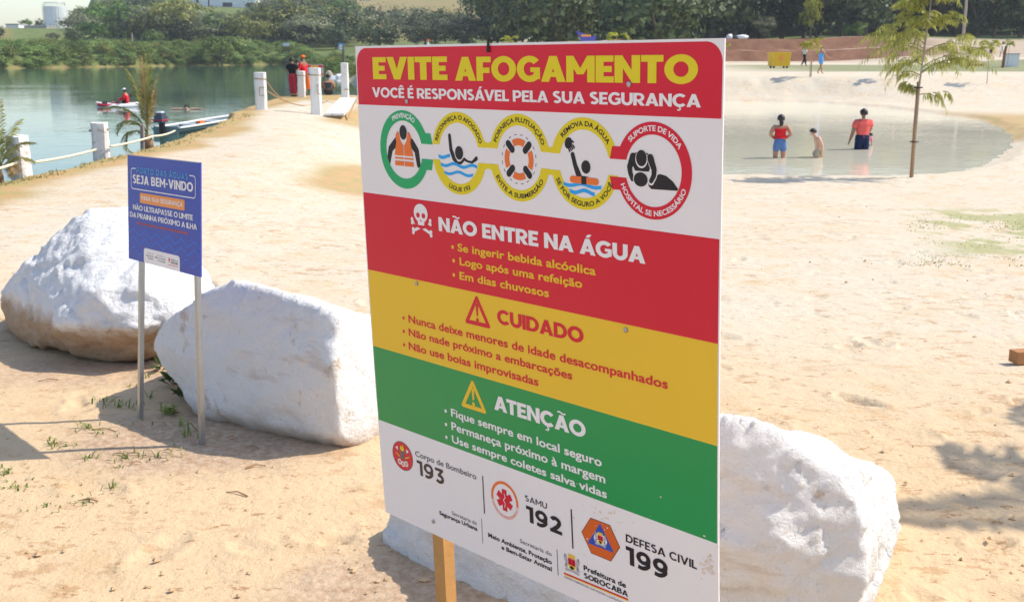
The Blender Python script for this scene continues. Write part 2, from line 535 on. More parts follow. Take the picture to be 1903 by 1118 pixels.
def text_2d(body, bold=0.0, base=0.012):
    """flat lettering: points scaled so that a capital is 1 high, from the built-in typeface"""
    key = (body, bold, base)
    if key in _tc: return _tc[key]
    out = []
    for s_ in (body, 'H'):
        c = bpy.data.curves.new('t', 'FONT'); c.body = s_; c.offset = base; c.resolution_u = 4
        c.space_character = 1.0 + bold * 1.7
        o = bpy.data.objects.new('t', c); COL.objects.link(o)
        bpy.context.view_layer.update()
        dg = bpy.context.evaluated_depsgraph_get()
        me = bpy.data.meshes.new_from_object(o.evaluated_get(dg))
        P = np.array([v.co[:2] for v in me.vertices]); Fs = [tuple(p.vertices) for p in me.polygons]
        bpy.data.objects.remove(o); bpy.data.curves.remove(c); bpy.data.meshes.remove(me)
        out.append((P, Fs))
    (P, Fs), (H, _) = out
    y0 = H[:, 1].min() - bold; hh = H[:, 1].max() + bold - y0
    layers = [(0, 0)] if bold == 0 else [(bold, bold), (-bold, bold), (bold, -bold), (-bold, -bold)]
    Vs = []; Fo = []
    for k, (dx, dy) in enumerate(layers):
        b0 = k * len(P)
        Vs += [(x + dx, y + dy - y0, k) for x, y in P]
        Fo += [tuple(b0 + i for i in f) for f in Fs]
    Vs = np.array(Vs)
    Vs[:, 0] -= Vs[:, 0].min()
    Vs[:, :2] /= hh
    _tc[key] = (Vs, Fo)
    return _tc[key]


def heavy_2d(body, S=.29, A=.225, gap=.035, space=.30):
    """heavy geometric capitals, 1 high, drawn from bars, bowls and ribbons"""
    key = ('heavy', body, S, A, gap)
    if key in _tc: return _tc[key]
    V_, F_ = [], []
    st = dict(x=0.0, k=0)

    def P(pts):
        b0 = len(V_); st['k'] = (st['k'] + 1) % 9
        V_.extend([(st['x'] + x, y, st['k']) for x, y in pts]); F_.append(tuple(range(b0, b0 + len(pts))))

    def strip(X, Y):
        b0 = len(V_); st['k'] = (st['k'] + 1) % 9
        V_.extend([(st['x'] + x, y, st['k']) for x, y in X + Y]); n = len(X)
        F_.extend([(b0 + i, b0 + i + 1, b0 + n + i + 1, b0 + n + i) for i in range(n - 1)])

    def box(x0, y0, x1, y1): P([(x0, y0), (x1, y0), (x1, y1), (x0, y1)])

    def ring(cx, cy, rx, ry, tx, ty, a0, a1):
        n = max(6, int(abs(a1 - a0) / 9)); X, Y = [], []
        for i in range(n + 1):
            t = R(a0 + (a1 - a0) * i / n)
            X.append((cx + rx * math.cos(t), cy + ry * math.sin(t))); Y.append((cx + (rx - tx) * math.cos(t), cy + (ry - ty) * math.sin(t)))
        strip(X, Y)

    def ribbon(pts, T):
        X, Y = [], []
        for i, p in enumerate(pts):
            a, b_ = pts[max(i - 1, 0)], pts[min(i + 1, len(pts) - 1)]
            dx, dy = b_[0] - a[0], b_[1] - a[1]; l_ = math.hypot(dx, dy); nx, ny = -dy / l_ * T / 2, dx / l_ * T / 2
            X.append((p[0] + nx, p[1] + ny)); Y.append((p[0] - nx, p[1] - ny))
        strip(X, Y)

    def glyph(g):
        if g in 'EF':
            box(0, 0, S, 1); box(0, 1 - A, .64, 1); box(0, .5 - A * .48, .58, .5 + A * .48) if g == 'E' else box(0, .44 - A * .48, .58, .44 + A * .48)
            if g == 'E': box(0, 0, .65, A)
            return .65 if g == 'E' else .63
        if g == 'L': box(0, 0, S, 1); box(0, 0, .61, A); return .60
        if g == 'I': box(0, 0, S, 1); return S
        if g == 'T': box(0, 1 - A * 1.03, .74, 1); box(.37 - S / 2, 0, .37 + S / 2, 1); return .74
        if g == 'H': box(0, 0, S, 1); box(.86 - S, 0, .86, 1); box(0, .5 - A / 2, .86, .5 + A / 2); return .86
        if g in 'VA':
            h = S * 1.10; q = (lambda y: y) if g == 'V' else (lambda y: 1 - y)
            P([(0, q(1)), (h, q(1)), (.48 + h * .46, q(0)), (.48 - h * .46, q(0))]); P([(.96 - h, q(1)), (.96, q(1)), (.48 + h * .46, q(0)), (.48 - h * .46, q(0))])
            if g == 'A': box(.24, .19, .72, .19 + A * .82)
            return .96
        if g == 'X': h = S * 1.15; P([(0, 1), (h, 1), (.88, 0), (.88 - h, 0)]); P([(0, 0), (h, 0), (.88, 1), (.88 - h, 1)]); return .88
        if g == 'N': box(0, 0, S, 1); box(.88 - S, 0, .88, 1); P([(0, 1), (S * .92, 1), (.88, 0), (.88 - S * .92, 0)]); return .88
        if g == 'M':
            box(0, 0, S * .95, 1); box(1.06 - S * .95, 0, 1.06, 1); h = S * .95
            P([(0, 1), (h, 1), (.53 + h * .45, .30), (.53 - h * .45, .30)]); P([(1.06 - h, 1), (1.06, 1), (.53 + h * .45, .30), (.53 - h * .45, .30)]); return 1.06
        if g == 'O': ring(.53, .5, .53, .52, S, A * 1.08, 0, 360); return 1.06
        if g in 'CG':
            ring(.52, .5, .52, .52, S, A * 1.08, 42, 318 if g == 'C' else 322)
            if g == 'G': box(.94 - S * .86, .10, .94, .56); box(.55, .56 - A * .8, .94, .56)
            return .93 if g == 'C' else .95
        if g == 'D': box(0, 0, S, 1); box(0, 0, .40, A); box(0, 1 - A, .40, 1); ring(.40, .5, .51, .5, S, A, -90, 90); return .91
        if g in 'PR':
            box(0, 0, S, 1); box(0, 1 - A, .42, 1); box(0, .32, .42, .32 + A * .9); ring(.42, .66, .37, .34, S * .96, A * .95, -90, 90)
            if g == 'R': P([(.26, .36), (.56, .38), (.84, 0), (.53, 0)])
            return .79 if g == 'P' else .83
        if g == 'B':
            box(0, 0, S, 1); box(0, 0, .46, A * .93); box(0, 1 - A * .93, .42, 1); box(0, .5 - A * .40, .46, .5 + A * .40)
            ring(.42, .735, .32, .265, S * .9, A * .9, -90, 90); ring(.46, .28, .35, .28, S * .93, A * .93, -90, 90); return .81
        if g == 'S':
            T = A * 1.10; k = T / 2; r1, r2 = .265 - k, .305 - k
            up = [(.37 + (.34 - k) * math.cos(R(t)), 1.02 - k - r1 + r1 * math.sin(R(t))) for t in range(38, 236, 11)]
            lo = [(.37 + (.36 - k) * math.cos(R(t)), -.02 + k + r2 + r2 * math.sin(R(t))) for t in range(52, -150, -11)]
            ribbon(up + lo, T); return .74
        if g == 'U': box(0, .40, S, 1); box(.87 - S, .40, .87, 1); ring(.435, .41, .435, .43, S, A * 1.1, 180, 360); return .87
        if g == 'J': box(.62 - S, .32, .62, 1); box(.16, 1 - A, .62, 1); ring(.27, .33, .35, .35, S, A * 1.05, 215, 360); return .62
        if g == '-': box(.02, .36, .38, .36 + A * .9); return .40
        if g == '1': box(.48 - S, 0, .48, 1); box(0, 1 - A, .48, 1); return .48
        if g == '2':
            T = A * 1.12; k = T / 2
            ribbon([(.38 + (.38 - k) * math.cos(R(t)), 1.02 - k - (.335 - k) + (.335 - k) * math.sin(R(t))) for t in range(155, -46, -12)] + [(.50, .42), (.20, .14)], T); box(.02, 0, .80, A); return .80
        if g == '3':
            box(.05, 1 - A, .74, 1); P([(.46, 1 - A), (.74, 1 - A * .5), (.50, .56), (.25, .56)]); T = A * 1.1; k = T / 2
            ribbon([(.28, .56)] + [(.38 + (.40 - k) * math.cos(R(t)), -.02 + k + (.325 - k) + (.325 - k) * math.sin(R(t))) for t in range(85, -150, -12)], T); return .78
        if g == '9':
            ring(.41, .665, .41, .355, S * .95, A * .98, 0, 360); T = A * 1.05; k = T / 2
            ribbon([(.82 - S * .47, .66), (.81 - S * .47, .50), (.70, .33), (.58, .20), (.42, -.02 + k + .02), (.28, -.02 + k), (.10, .02 + k * .95)], T); return .82
        return space + gap

    COMP = {'Ã': 'A~', 'Á': "A'", 'Ê': 'E^', 'É': "E'", 'Ç': 'C,', 'Ó': "O'", 'Õ': 'O~', 'À': 'A`'}
    KERN = {('V', 'A'), ('A', 'V'), ('T', 'A'), ('A', 'T'), ('L', 'T'), ('P', 'A'), ('F', 'A'), ('L', 'V'), ('R', 'T'), ('A', 'C'), ('A', 'G'), ('A', 'O'), ('O', 'A')}
    prev = ''
    for ch in body:
        c = COMP.get(ch, ch); bse = c[0]
        if (prev, bse) in KERN: st['x'] -= .07 if 'V' in (prev, bse) or 'T' in (prev, bse) else .03
        wd = glyph(bse)
        if len(c) > 1:
            m_ = wd / 2
            if c[1] == "'": P([(m_ - .11, 1.07), (m_ + .09, 1.07), (m_ + .25, 1.27), (m_ + .02, 1.27)])
            if c[1] == '^': P([(m_ - .25, 1.07), (m_ - .06, 1.07), (m_ + .10, 1.27), (m_ - .10, 1.27)]); P([(m_ + .25, 1.07), (m_ + .06, 1.07), (m_ - .10, 1.27), (m_ + .10, 1.27)])
            if c[1] == '~': ribbon([(m_ - .26 + .052 * i, 1.15 + .045 * math.sin(2 * math.pi * i / 10 + .2)) for i in range(11)], .10)
            if c[1] == ',': ribbon([(m_ + .03, .0), (m_ + .05, -.10), (m_ + .10, -.16), (m_ + .04, -.25), (m_ - .12, -.25)], .10)
        st['x'] += wd + (gap if ch != ' ' else 0)
        prev = bse
    V2 = np.array(V_); V2[:, 0] -= V2[:, 0].min()
    _tc[key] = (V2, F_)
    return _tc[key]


class Sheet:
    """flat printing laid on a board: u to the right, v downwards, metres"""
    def __init__(s, to_world):
        s.w = to_world; s.mb = MB(); s.lay = 1.0

    def poly(s, mat, pts, lay):
        s.mb.mat(mat)
        vs = [s.w(u, v, lay) for u, v in pts]
        s.mb.add(vs, [tuple(range(len(vs)))])

    def quadstrip(s, mat, A, B, lay):
        s.mb.mat(mat)
        vs = [s.w(u, v, lay) for u, v in A] + [s.w(u, v, lay) for u, v in B]
        n = len(A)
        s.mb.add(vs, [(i, i + 1, n + i + 1, n + i) for i in range(n - 1)])

    def ell(s, mat, c, ru, rv, lay, n=36, a0=0, rot=0.0):
        pts = []
        for k in range(n):
            t = 2 * math.pi * k / n
            x, y = ru * math.cos(t), rv * math.sin(t)
            pts.append((c[0] + x * math.cos(rot) - y * math.sin(rot), c[1] + x * math.sin(rot) + y * math.cos(rot)))
        s.poly(mat, pts, lay)

    def arc(s, mat, c, r0, r1, a0, a1, lay, n=40, b0=None, b1=None):
        """ring sector; angles in degrees, clockwise from the right as v runs down; b0,b1: angles on the inner rim"""
        b0 = a0 if b0 is None else b0; b1 = a1 if b1 is None else b1
        A = []; B = []
        for k in range(n + 1):
            t = R(a0 + (a1 - a0) * k / n); q = R(b0 + (b1 - b0) * k / n)
            A.append((c[0] + r1 * math.cos(t), c[1] + r1 * math.sin(t)))
            B.append((c[0] + r0 * math.cos(q), c[1] + r0 * math.sin(q)))
        s.quadstrip(mat, A, B, lay)

    def stroke(s, mat, pts, wd, lay, caps=True):
        pts = [Vector(p) for p in pts]
        if not hasattr(wd, '__len__'): wd = [wd] * len(pts)
        for i in range(len(pts) - 1):
            d = (pts[i + 1] - pts[i]).normalized(); n = Vector((-d.y, d.x))
            a, b = wd[i] / 2, wd[i + 1] / 2
            s.poly(mat, [pts[i] + n * a, pts[i + 1] + n * b, pts[i + 1] - n * b, pts[i] - n * a], lay + .07 * (i % 3))
        if caps:
            for i, p in enumerate(pts): s.ell(mat, p, wd[i] / 2, wd[i] / 2, lay + .25 + .04 * (i % 2), 16)
        else:
            for i, p in list(enumerate(pts))[1:-1]: s.ell(mat, p, wd[i] / 2, wd[i] / 2, lay + .25 + .04 * (i % 2), 12)

    def wave(s, mat, u0, u1, v, amp, wd, lay, n=2, ph=0.0):
        A = []; B = []
        for k in range(25):
            t = k / 24; u = u0 + (u1 - u0) * t; q = v - amp * math.sin(ph + 2 * math.pi * n * t)
            A.append((u, q - wd / 2)); B.append((u, q + wd / 2))
        s.quadstrip(mat, A, B, lay)

    def text(s, mat, body, u0, u1, vtop, vbase, lay=2.0, bold=0.0, base=.012):
        P, Fs = text_2d(body, bold, base)
        W = P[:, 0].max(); h = vbase - vtop
        s.mb.mat(mat)
        vs = [s.w(u0 + x / W * (u1 - u0), vbase - y * h, lay + .18 * k) for x, y, k in P]
        s.mb.add(vs, Fs)

    def heavy(s, mat, body, u0, u1, vtop, vbase, lay=2.0, S=.29, A=.225, gap=.035):
        P, Fs = heavy_2d(body, S, A, gap)
        W = P[:, 0].max(); h = vbase - vtop
        s.mb.mat(mat)
        s.mb.add([s.w(u0 + x / W * (u1 - u0), vbase - y * h, lay + .12 * k) for x, y, k in P], Fs)

    def ringtext(s, mat, body, c, r, cap, mid, span, lay=2.0, up=True, bold=0.0, base=.025):
        """text round a ring, centred on the angle mid (degrees from the top, clockwise)"""
        P, Fs = text_2d(body, bold, base)
        W = P[:, 0].max()
        s.mb.mat(mat); vs = []
        for x, y, k in P:
            t = (x / W - .5) * R(span)
            if up:
                a = R(mid) + t; q = r + y * cap
            else:
                a = R(180 - mid) - t; q = r - y * cap
            vs.append(s.w(c[0] + q * math.sin(a), c[1] - q * math.cos(a), lay + .18 * k))
        s.mb.add(vs, Fs)

    def build(s, name, root):
        return s.mb.build(name, root, origin=root.location)


def board_rot(yaw, lean, roll):
    cy, sy = math.cos(yaw), math.sin(yaw); cl, sl_ = math.cos(lean), math.sin(lean); cr, sr = math.cos(roll), math.sin(roll)
    return np.array([[cy, -sy, 0], [sy, cy, 0], [0, 0, 1]]) @ np.array([[1, 0, 0], [0, cl, -sl_], [0, sl_, cl]]) @ np.array([[cr, 0, sr], [0, 1, 0], [-sr, 0, cr]])


# ================================================================== the large warning sign
SW, SH, BOW, SK = 1.346, 1.5, .0097, .9       # layout units; SK metres to the unit
SROT = board_rot(-.81157, .03741, -.01081)
SPOS = np.array([-.0055, 2.6803, CAMZ + .0146])


def S2W(u, v, lay=0.0):
    n = BOW * (1 - (2 * v / SH - 1) ** 2) + lay * .0004
    p = SROT @ (np.array([u - SW / 2, -n, -v]) * SK) + SPOS
    return (float(p[0]), float(p[1]), float(p[2]))


b0 = S2W(.252, SH)
sign = empty('warning_sign', (b0[0], b0[1], 0), 'large red, yellow and green drowning warning sign on a wooden stake in the foreground', 'sign')
# the board: a thin bowed sheet, with its printed bands
mb = MB(); mb.mat(M_WHITE)
nv = 24
for f_, lay in ((0, 0.0), (1, -8.0)):
    vs = []; fs = []
    for k in range(nv + 1):
        v = SH * k / nv
        vs += [S2W(0, v, lay), S2W(SW, v, lay)]
    for k in range(nv):
        q = (2 * k, 2 * k + 2, 2 * k + 3, 2 * k + 1)
        fs.append(q if f_ == 0 else q[::-1])
    mb.add(vs, fs)
for u in (0, SW):
    A = [S2W(u, SH * k / nv, 0) for k in range(nv + 1)]; B = [S2W(u, SH * k / nv, -8) for k in range(nv + 1)]
    mb.add(A + B, [(k, k + 1, nv + 2 + k, nv + 1 + k) for k in range(nv)])
for v in (0, SH):
    mb.add([S2W(0, v, 0), S2W(SW, v, 0), S2W(SW, v, -8), S2W(0, v, -8)], [(0, 1, 2, 3)])
sh = Sheet(S2W); sh.mb = mb
e = .004


def band(mat, v0, v1, lay=.6):
    k = 8
    sh.quadstrip(mat, [(e, v0 + (v1 - v0) * i / k) for i in range(k + 1)], [(SW - e, v0 + (v1 - v0) * i / k) for i in range(k + 1)], lay)


rc = .045
ul = [(e + rc - rc * math.cos(R(a)), .006 + rc - rc * math.sin(R(a))) for a in range(90, -1, -9)]
ur = [(SW - e - rc + rc * math.cos(R(a)), .006 + rc - rc * math.sin(R(a))) for a in range(90, -1, -9)]
sh.quadstrip(M_RED, ul, ur, .6)
band(M_RED, .006 + rc, .1713)
band(M_RED, .4372, .6797)
band(M_BAND_Y, .6797, .9272)
band(M_BAND_G, .9272, 1.1754)
sh.build('board', sign)


def part(name, fn):
    s_ = Sheet(S2W); fn(s_); return s_.build(name, sign)


part('heading', lambda s: s.heavy(M_YEL, 'EVITE', .084, .424, .0325, .0958, S=.29, A=.23, gap=.028))
part('heading', lambda s: s.heavy(M_YEL, 'AFOGAMENTO', .4555, 1.2765, .0340, .0968, S=.29, A=.23, gap=.028))
part('heading', lambda s: s.heavy(M_TXT_W, 'VOCÊ É RESPONSÁVEL PELA SUA SEGURANÇA', .076, 1.286, .1195, .1482, S=.245, A=.20))
part('heading', lambda s: s.heavy(M_TXT_W, 'NÃO ENTRE NA ÁGUA', .361, 1.129, .4800, .5202, S=.265))
part('heading', lambda s: s.heavy(M_RED, 'CUIDADO', .596, .922, .7140, .7550, S=.255))
part('heading', lambda s: s.heavy(M_TXT_W, 'ATENÇÃO', .568, .922, .9685, 1.0120, S=.265))


def bullet(mat, body, ub, u0, u1, vt, vb):
    def fn(s):
        s.ell(mat, (ub, (vt + vb) / 2 + .002), .0055, .0055, 2.0, 14)
        s.text(mat, body, u0, u1, vt, vb, bold=.006, base=.016)
    part('bullet_line', fn)


for row in ((M_BAND_Y, 'Se ingerir bebida alcóolica', .419, .441, .968, .5475, .570), (M_BAND_Y, 'Logo após uma refeição', .421, .447, .921, .5868, .609), (M_BAND_Y, 'Em dias chuvosos', .419, .444, .801, .6285, .651),
            (M_RED, 'Nunca deixe menores de idade desacompanhados', .172, .196, 1.196, .7945, .819), (M_RED, 'Não nade próximo a embarcações', .169, .193, .878, .8375, .861), (M_RED, 'Não use boias improvisadas', .166, .189, .751, .8808, .905),
            (M_TXT_W, 'Fique sempre em local seguro', .349, .374, .976, 1.0525, 1.0775), (M_TXT_W, 'Permaneça próximo à margem', .347, .372, .987, 1.0955, 1.121), (M_TXT_W, 'Use sempre coletes salva vidas', .345, .371, .991, 1.1375, 1.1615)):
    bullet(*row)

# the chain of five rings
RC = [(.2165, .2965), (.4595, .2945), (.7005, .2930), (.9310, .2945), (1.1505, .2975)]
RO, RI, CH = .1137, .0840, .0212


def ring(s, mat, c, left, right, lay):
    ao, ai = math.degrees(math.asin(CH / RO)), math.degrees(math.asin(CH / RI))
    if left and right:
        s.arc(mat, c, RI, RO, ao, 180 - ao, lay, 40, ai, 180 - ai); s.arc(mat, c, RI, RO, 180 + ao, 360 - ao, lay, 40, 180 + ai, 360 - ai)
    elif right: s.arc(mat, c, RI, RO, ao, 360 - ao, lay, 70, ai, 360 - ai)
    else: s.arc(mat, c, RI, RO, 180 + ao, 540 - ao, lay, 70, 180 + ai, 540 - ai)


def web(s, mat, u0, u1, vc, lay, hi=.034, lo=None):
    for q in (-1, 1):
        um = (u0 + u1) / 2
        s.poly(mat, [(u0, vc + q * CH), (u1, vc + q * CH), (u1, vc + q * (hi + .012)), (um, vc + q * hi), (u0, vc + q * (hi + .012))], lay)


def pic1(s):
    c = RC[0]
    ring(s, M_GREEN, c, False, True, 1.6)
    for q in (-1, 1): s.poly(M_GREEN, [(.310, c[1] + q * CH), (.3485, c[1] + q * CH), (.3405, c[1] + q * .052), (.318, c[1] + q * .052)], 1.75)
    s.ringtext(M_TXT_W, 'PREVENÇÃO', c, .0925, .0135, 2, 62, 2.4)
    for q, sh_, hd in ((-1, (.182, .262), (.1395, .338)), (1, (.252, .262), (.282, .337))):
        s.stroke(M_BLACK, [(sh_[0], sh_[1] + .012), ((sh_[0] + hd[0]) / 2 + q * .008, .297), hd], [.024, .021, .017], 1.2)
    s.poly(M_ORG, [(.186, .246), (.194, .244), (.203, .272), (.2145, .284), (.2145, .314), (.172, .314), (.1755, .296), (.182, .276), (.1785, .258)], 2.0)
    s.poly(M_ORG, [(.246, .246), (.238, .244), (.229, .272), (.2175, .284), (.2175, .314), (.259, .314), (.2545, .296), (.248, .276), (.2525, .258)], 2.0)
    for v0, v1 in ((.3195, .3245), (.330, .344)):
        s.poly(M_ORG, [(.172, v0), (.2145, v0), (.2145, v1), (.172, v1)], 2.0); s.poly(M_ORG, [(.2175, v0), (.259, v0), (.259, v1), (.2175, v1)], 2.0)
    s.ell(M_WHITE, (.2165, .2465), .0195, .0235, 2.3); s.ell(M_BLACK, (.2165, .2465), .0175, .0213, 2.6)


def pic2(s):
    c = RC[1]
    ring(s, M_YEL, c, True, True, 1.2)
    web(s, M_YEL, c[0] + .0815, RC[2][0] - .0815, (c[1] + RC[2][1]) / 2, 1.3)
    s.ringtext(M_BLACK, 'RECONHEÇA O AFOGADO', c, .0925, .0125, 0, 142, 2.2)
    s.ringtext(M_BLACK, 'LIGUE 193', c, .1055, .0125, 0, 52, 2.2, up=False)
    s.stroke(M_BLACK, [(.4235, .247), (.4275, .285), (.440, .309), (.452, .3205)], [.0125, .0135, .016, .008], 1.4)
    s.stroke(M_BLACK, [(.448, .3205), (.468, .320), (.483, .3085), (.497, .314), (.515, .3155), (.533, .304)], [.007, .008, .009, .006, .007, .012], 1.5)
    s.ell(M_WHITE, (.4625, .2935), .0195, .021, 2.3); s.ell(M_BLACK, (.4625, .2925), .0172, .0188, 2.6)
    s.wave(M_BLUE, .373, .423, .3055, .0035, .0095, 2.0, .75, math.pi)
    s.wave(M_BLUE, .381, .535, .3275, .0040, .0085, 2.0, 2, math.pi)
    s.wave(M_BLUE, .396, .517, .3495, .0038, .0080, 2.0, 1.5, math.pi)


def pic3(s):
    c = RC[2]
    ring(s, M_YEL, c, True, True, 1.2)
    web(s, M_YEL, c[0] + .0815, RC[3][0] - .0815, (c[1] + RC[3][1]) / 2, 1.3)
    s.ringtext(M_BLACK, 'FORNEÇA FLUTUAÇÃO', c, .0925, .0125, 0, 134, 2.2)
    s.ringtext(M_BLACK, 'EVITE A SUBMERSÃO', c, .1055, .0125, 0, 118, 2.2, up=False)
    b = (.700, .2965)
    for k in range(4):
        s.arc(M_ORG, b, .0365, .0545, 90 * k - 28, 90 * k + 28, 1.6, 14)
        a = R(45 + 90 * k)
        d = Vector((math.cos(a), math.sin(a)))
        s.stroke(M_BLACK, [Vector(b) + d * .0345, Vector(b) + d * .0555], .0185, 1.9)
        for q in (-30, -10, 10, 30):
            s.arc(M_BLACK, b, .0632, .0650, 90 * k + q - 4, 90 * k + q + 4, 1.6, 3)


def pic4(s):
    c = RC[3]
    ring(s, M_YEL, c, True, True, 1.2)
    s.ringtext(M_BLACK, 'REMOVA DA ÁGUA', c, .0925, .0125, 4, 106, 2.2)
    s.ringtext(M_BLACK, 'SE FOR SEGURO A VOCÊ', c, .1055, .0125, 0, 132, 2.2, up=False)
    s.ell(M_BLACK, (.8795, .2455), .0125, .0150, 1.5, 20, rot=.5); s.stroke(M_BLACK, [(.882, .2365), (.897, .2425)], [.009, .004], 1.9)
    for k in range(4): s.stroke(M_BLACK, [(.8765 + .0060 * k, .2535 - .001 * k), (.884 + .0052 * k, .2665 - .0035 * k)], .0046, 1.6)
    s.stroke(M_BLACK, [(.8935, .2735), (.902, .300), (.914, .324)], [.0135, .014, .018], 1.4)
    s.poly(M_BLACK, [(.906, .316), (.925, .324), (.945, .325), (.956, .334), (.905, .336)], 1.3)
    s.ell(M_WHITE, (.9385, .3025), .0175, .0185, 2.2); s.ell(M_BLACK, (.9385, .3015), .0155, .0165, 2.5)
    s.stroke(M_ORG, [(.892, .3345), (.972, .3355)], .0175, 2.7)
    s.poly(M_BLACK, [(.923, .3245), (.940, .3245), (.940, .3445), (.923, .3445)], 3.3)
    s.wave(M_BLUE, .860, .989, .3475, .0032, .0085, 2.2, 1.5, math.pi)
    s.wave(M_BLUE, .882, .967, .3635, .0038, .0095, 2.2, 1.25, math.pi)


def pic5(s):
    c = RC[4]
    ring(s, M_RED, c, True, False, 1.6)
    for q in (-1, 1): s.poly(M_RED, [(1.0165, c[1] + q * CH), (1.058, c[1] + q * CH), (1.050, c[1] + q * .052), (1.0245, c[1] + q * .052)], 1.75)
    s.ringtext(M_TXT_W, 'SUPORTE DE VIDA', c, .0925, .0130, 4, 102, 2.4)
    s.ringtext(M_TXT_W, 'HOSPITAL SE NECESSÁRIO', c, .1060, .0130, 0, 138, 2.4, up=False)
    s.poly(M_BLACK, [(1.1365, .322), (1.150, .310), (1.172, .303), (1.190, .306), (1.210, .318), (1.225, .334), (1.222, .338), (1.146, .340), (1.138, .334)], 1.2)
    s.poly(M_BLACK, [(1.090, .260), (1.103, .256), (1.130, .256), (1.143, .260), (1.150, .275), (1.138, .300), (1.096, .300), (1.083, .277)], 1.5)
    s.stroke(M_BLACK, [(1.090, .268), (1.0795, .292), (1.0815, .306), (1.088, .320)], [.020, .016, .014, .012], 1.7)
    s.stroke(M_WHITE, [(1.143, .268), (1.1545, .294), (1.1535, .308), (1.1455, .323)], [.022, .021, .019, .017], 1.6)
    s.stroke(M_BLACK, [(1.143, .268), (1.1545, .294), (1.1535, .308), (1.1455, .321)], [.020, .016, .014, .012], 2.1)
    s.ell(M_WHITE, (1.116, .2715), .0185, .0215, 2.6); s.ell(M_BLACK, (1.116, .2695), .0165, .0192, 2.9)
    s.ell(M_WHITE, (1.114, .319), .0235, .0185, 2.6); s.ell(M_BLACK, (1.114, .3195), .0215, .0170, 2.9)


for f_ in (pic1, pic2, pic3, pic4, pic5): part('pictogram', f_)


def skull(s):
    W_ = M_TXT_W
    for a, b in (((.240, .503), (.325, .533)), ((.323, .500), (.243, .532))):
        s.stroke(W_, [a, b], .0085, 1.6)
        for p in (a, b):
            for q in (-1, 1): s.ell(W_, (p[0] + (.004 if p[0] < .28 else -.004) * 0, p[1] + q * .0052), .0062, .0058, 2.1, 14)
    s.ell(M_RED, (.2815, .487), .038, .036, 2.5)
    s.ell(W_, (.2815, .477), .0315, .0275, 2.8); s.poly(W_, [(.2655, .490), (.2975, .490), (.2955, .512), (.2675, .512)], 2.95)
    for q in (-1, 1): s.ell(M_RED, (.2815 + q * .0125, .4835), .0085, .0078, 3.4, 16)
    s.poly(M_RED, [(.2815, .494), (.2855, .501), (.2775, .501)], 3.4)


part('skull_symbol', skull)


def warn(mat, c, hw, h):
    def fn(s):
        t, l, r_ = (c[0], c[1] - h / 2), (c[0] - hw, c[1] + h / 2), (c[0] + hw, c[1] + h / 2)
        for k, (a, b) in enumerate(((t, l), (l, r_), (r_, t))): s.stroke(mat, [a, b], .0125, 1.5 + .12 * k)
        s.stroke(mat, [(c[0], c[1] - .016), (c[0], c[1] + .012)], [.0105, .007], 1.6); s.ell(mat, (c[0], c[1] + .0265), .0062, .0062, 2.0, 14)
    return fn


part('warning_symbol', warn(M_RED, (.513, .733), .046, .074))
part('warning_symbol', warn(M_BAND_Y, (.4785, .990), .047, .077))

# emblems and telephone numbers
def firebrig(s):
    c = (.1185, 1.271)
    s.ell(M_GREY, c, .0525, .0490, 1.2, 40); s.ell(M_RED, c, .0500, .0467, 1.5, 40)
    for q in (-1, 1):
        s.stroke(M_GREY, [(c[0] - q * .024, c[1] - .022), (c[0] + q * .026, c[1] + .020)], .0045, 2.0)
        s.poly(M_TXT_W, [(c[0] - q * .034, c[1] - .023), (c[0] - q * .021, c[1] - .029), (c[0] - q * .023, c[1] - .014)], 2.4)
        s.stroke(M_YEL, [(c[0] + q * .014, c[1] + .004), (c[0] + q * .034, c[1] - .004)], .003, 2.2)
    s.poly(M_YEL, [(c[0] - .010, c[1] - .022), (c[0] - .006, c[1] - .036), (c[0], c[1] - .029), (c[0] + .004, c[1] - .040), (c[0] + .011, c[1] - .022), (c[0], c[1] - .014)], 2.6)
    s.ell(M_GREY, (c[0], c[1] - .004), .008, .014, 2.7, 16)
    for u in (-.017, 0, .017):
        s.arc(M_TXT_W, (c[0] + u, c[1] + .027 - abs(u) * .25), .0055, .0095, 0, 360, 2.6, 18)
        s.ell(M_YEL, (c[0] + u, c[1] + .027 - abs(u) * .25), .003, .003, 2.6, 10)


def samu(s):
    c = (.592, 1.2835)
    s.arc(M_ORG, c, .0485, .0575, 168, 368, 1.4, 40); s.arc(M_ORG, c, .0495, .0505, 8, 168, 1.4, 30); s.arc(M_ORG, c, .0565, .0575, 8, 168, 1.4, 30)
    s.ringtext(M_ORG, 'SERVIÇO DE ATENDIMENTO', c, .0555, .005, 0, 140, 1.8, up=False, base=.0)
    for k in range(3):
        a = R(90 + 60 * k); d = Vector((math.cos(a), math.sin(a)))
        s.stroke(M_RED, [Vector(c) - d * .0335, Vector(c) + d * .0335], .0195, 1.6 + .4 * k, caps=False)
    s.stroke(M_TXT_W, [(c[0], c[1] - .02), (c[0] + .004, c[1] - .010), (c[0] - .004, c[1]), (c[0] + .003, c[1] + .010), (c[0], c[1] + .022)], .0022, 3.2)


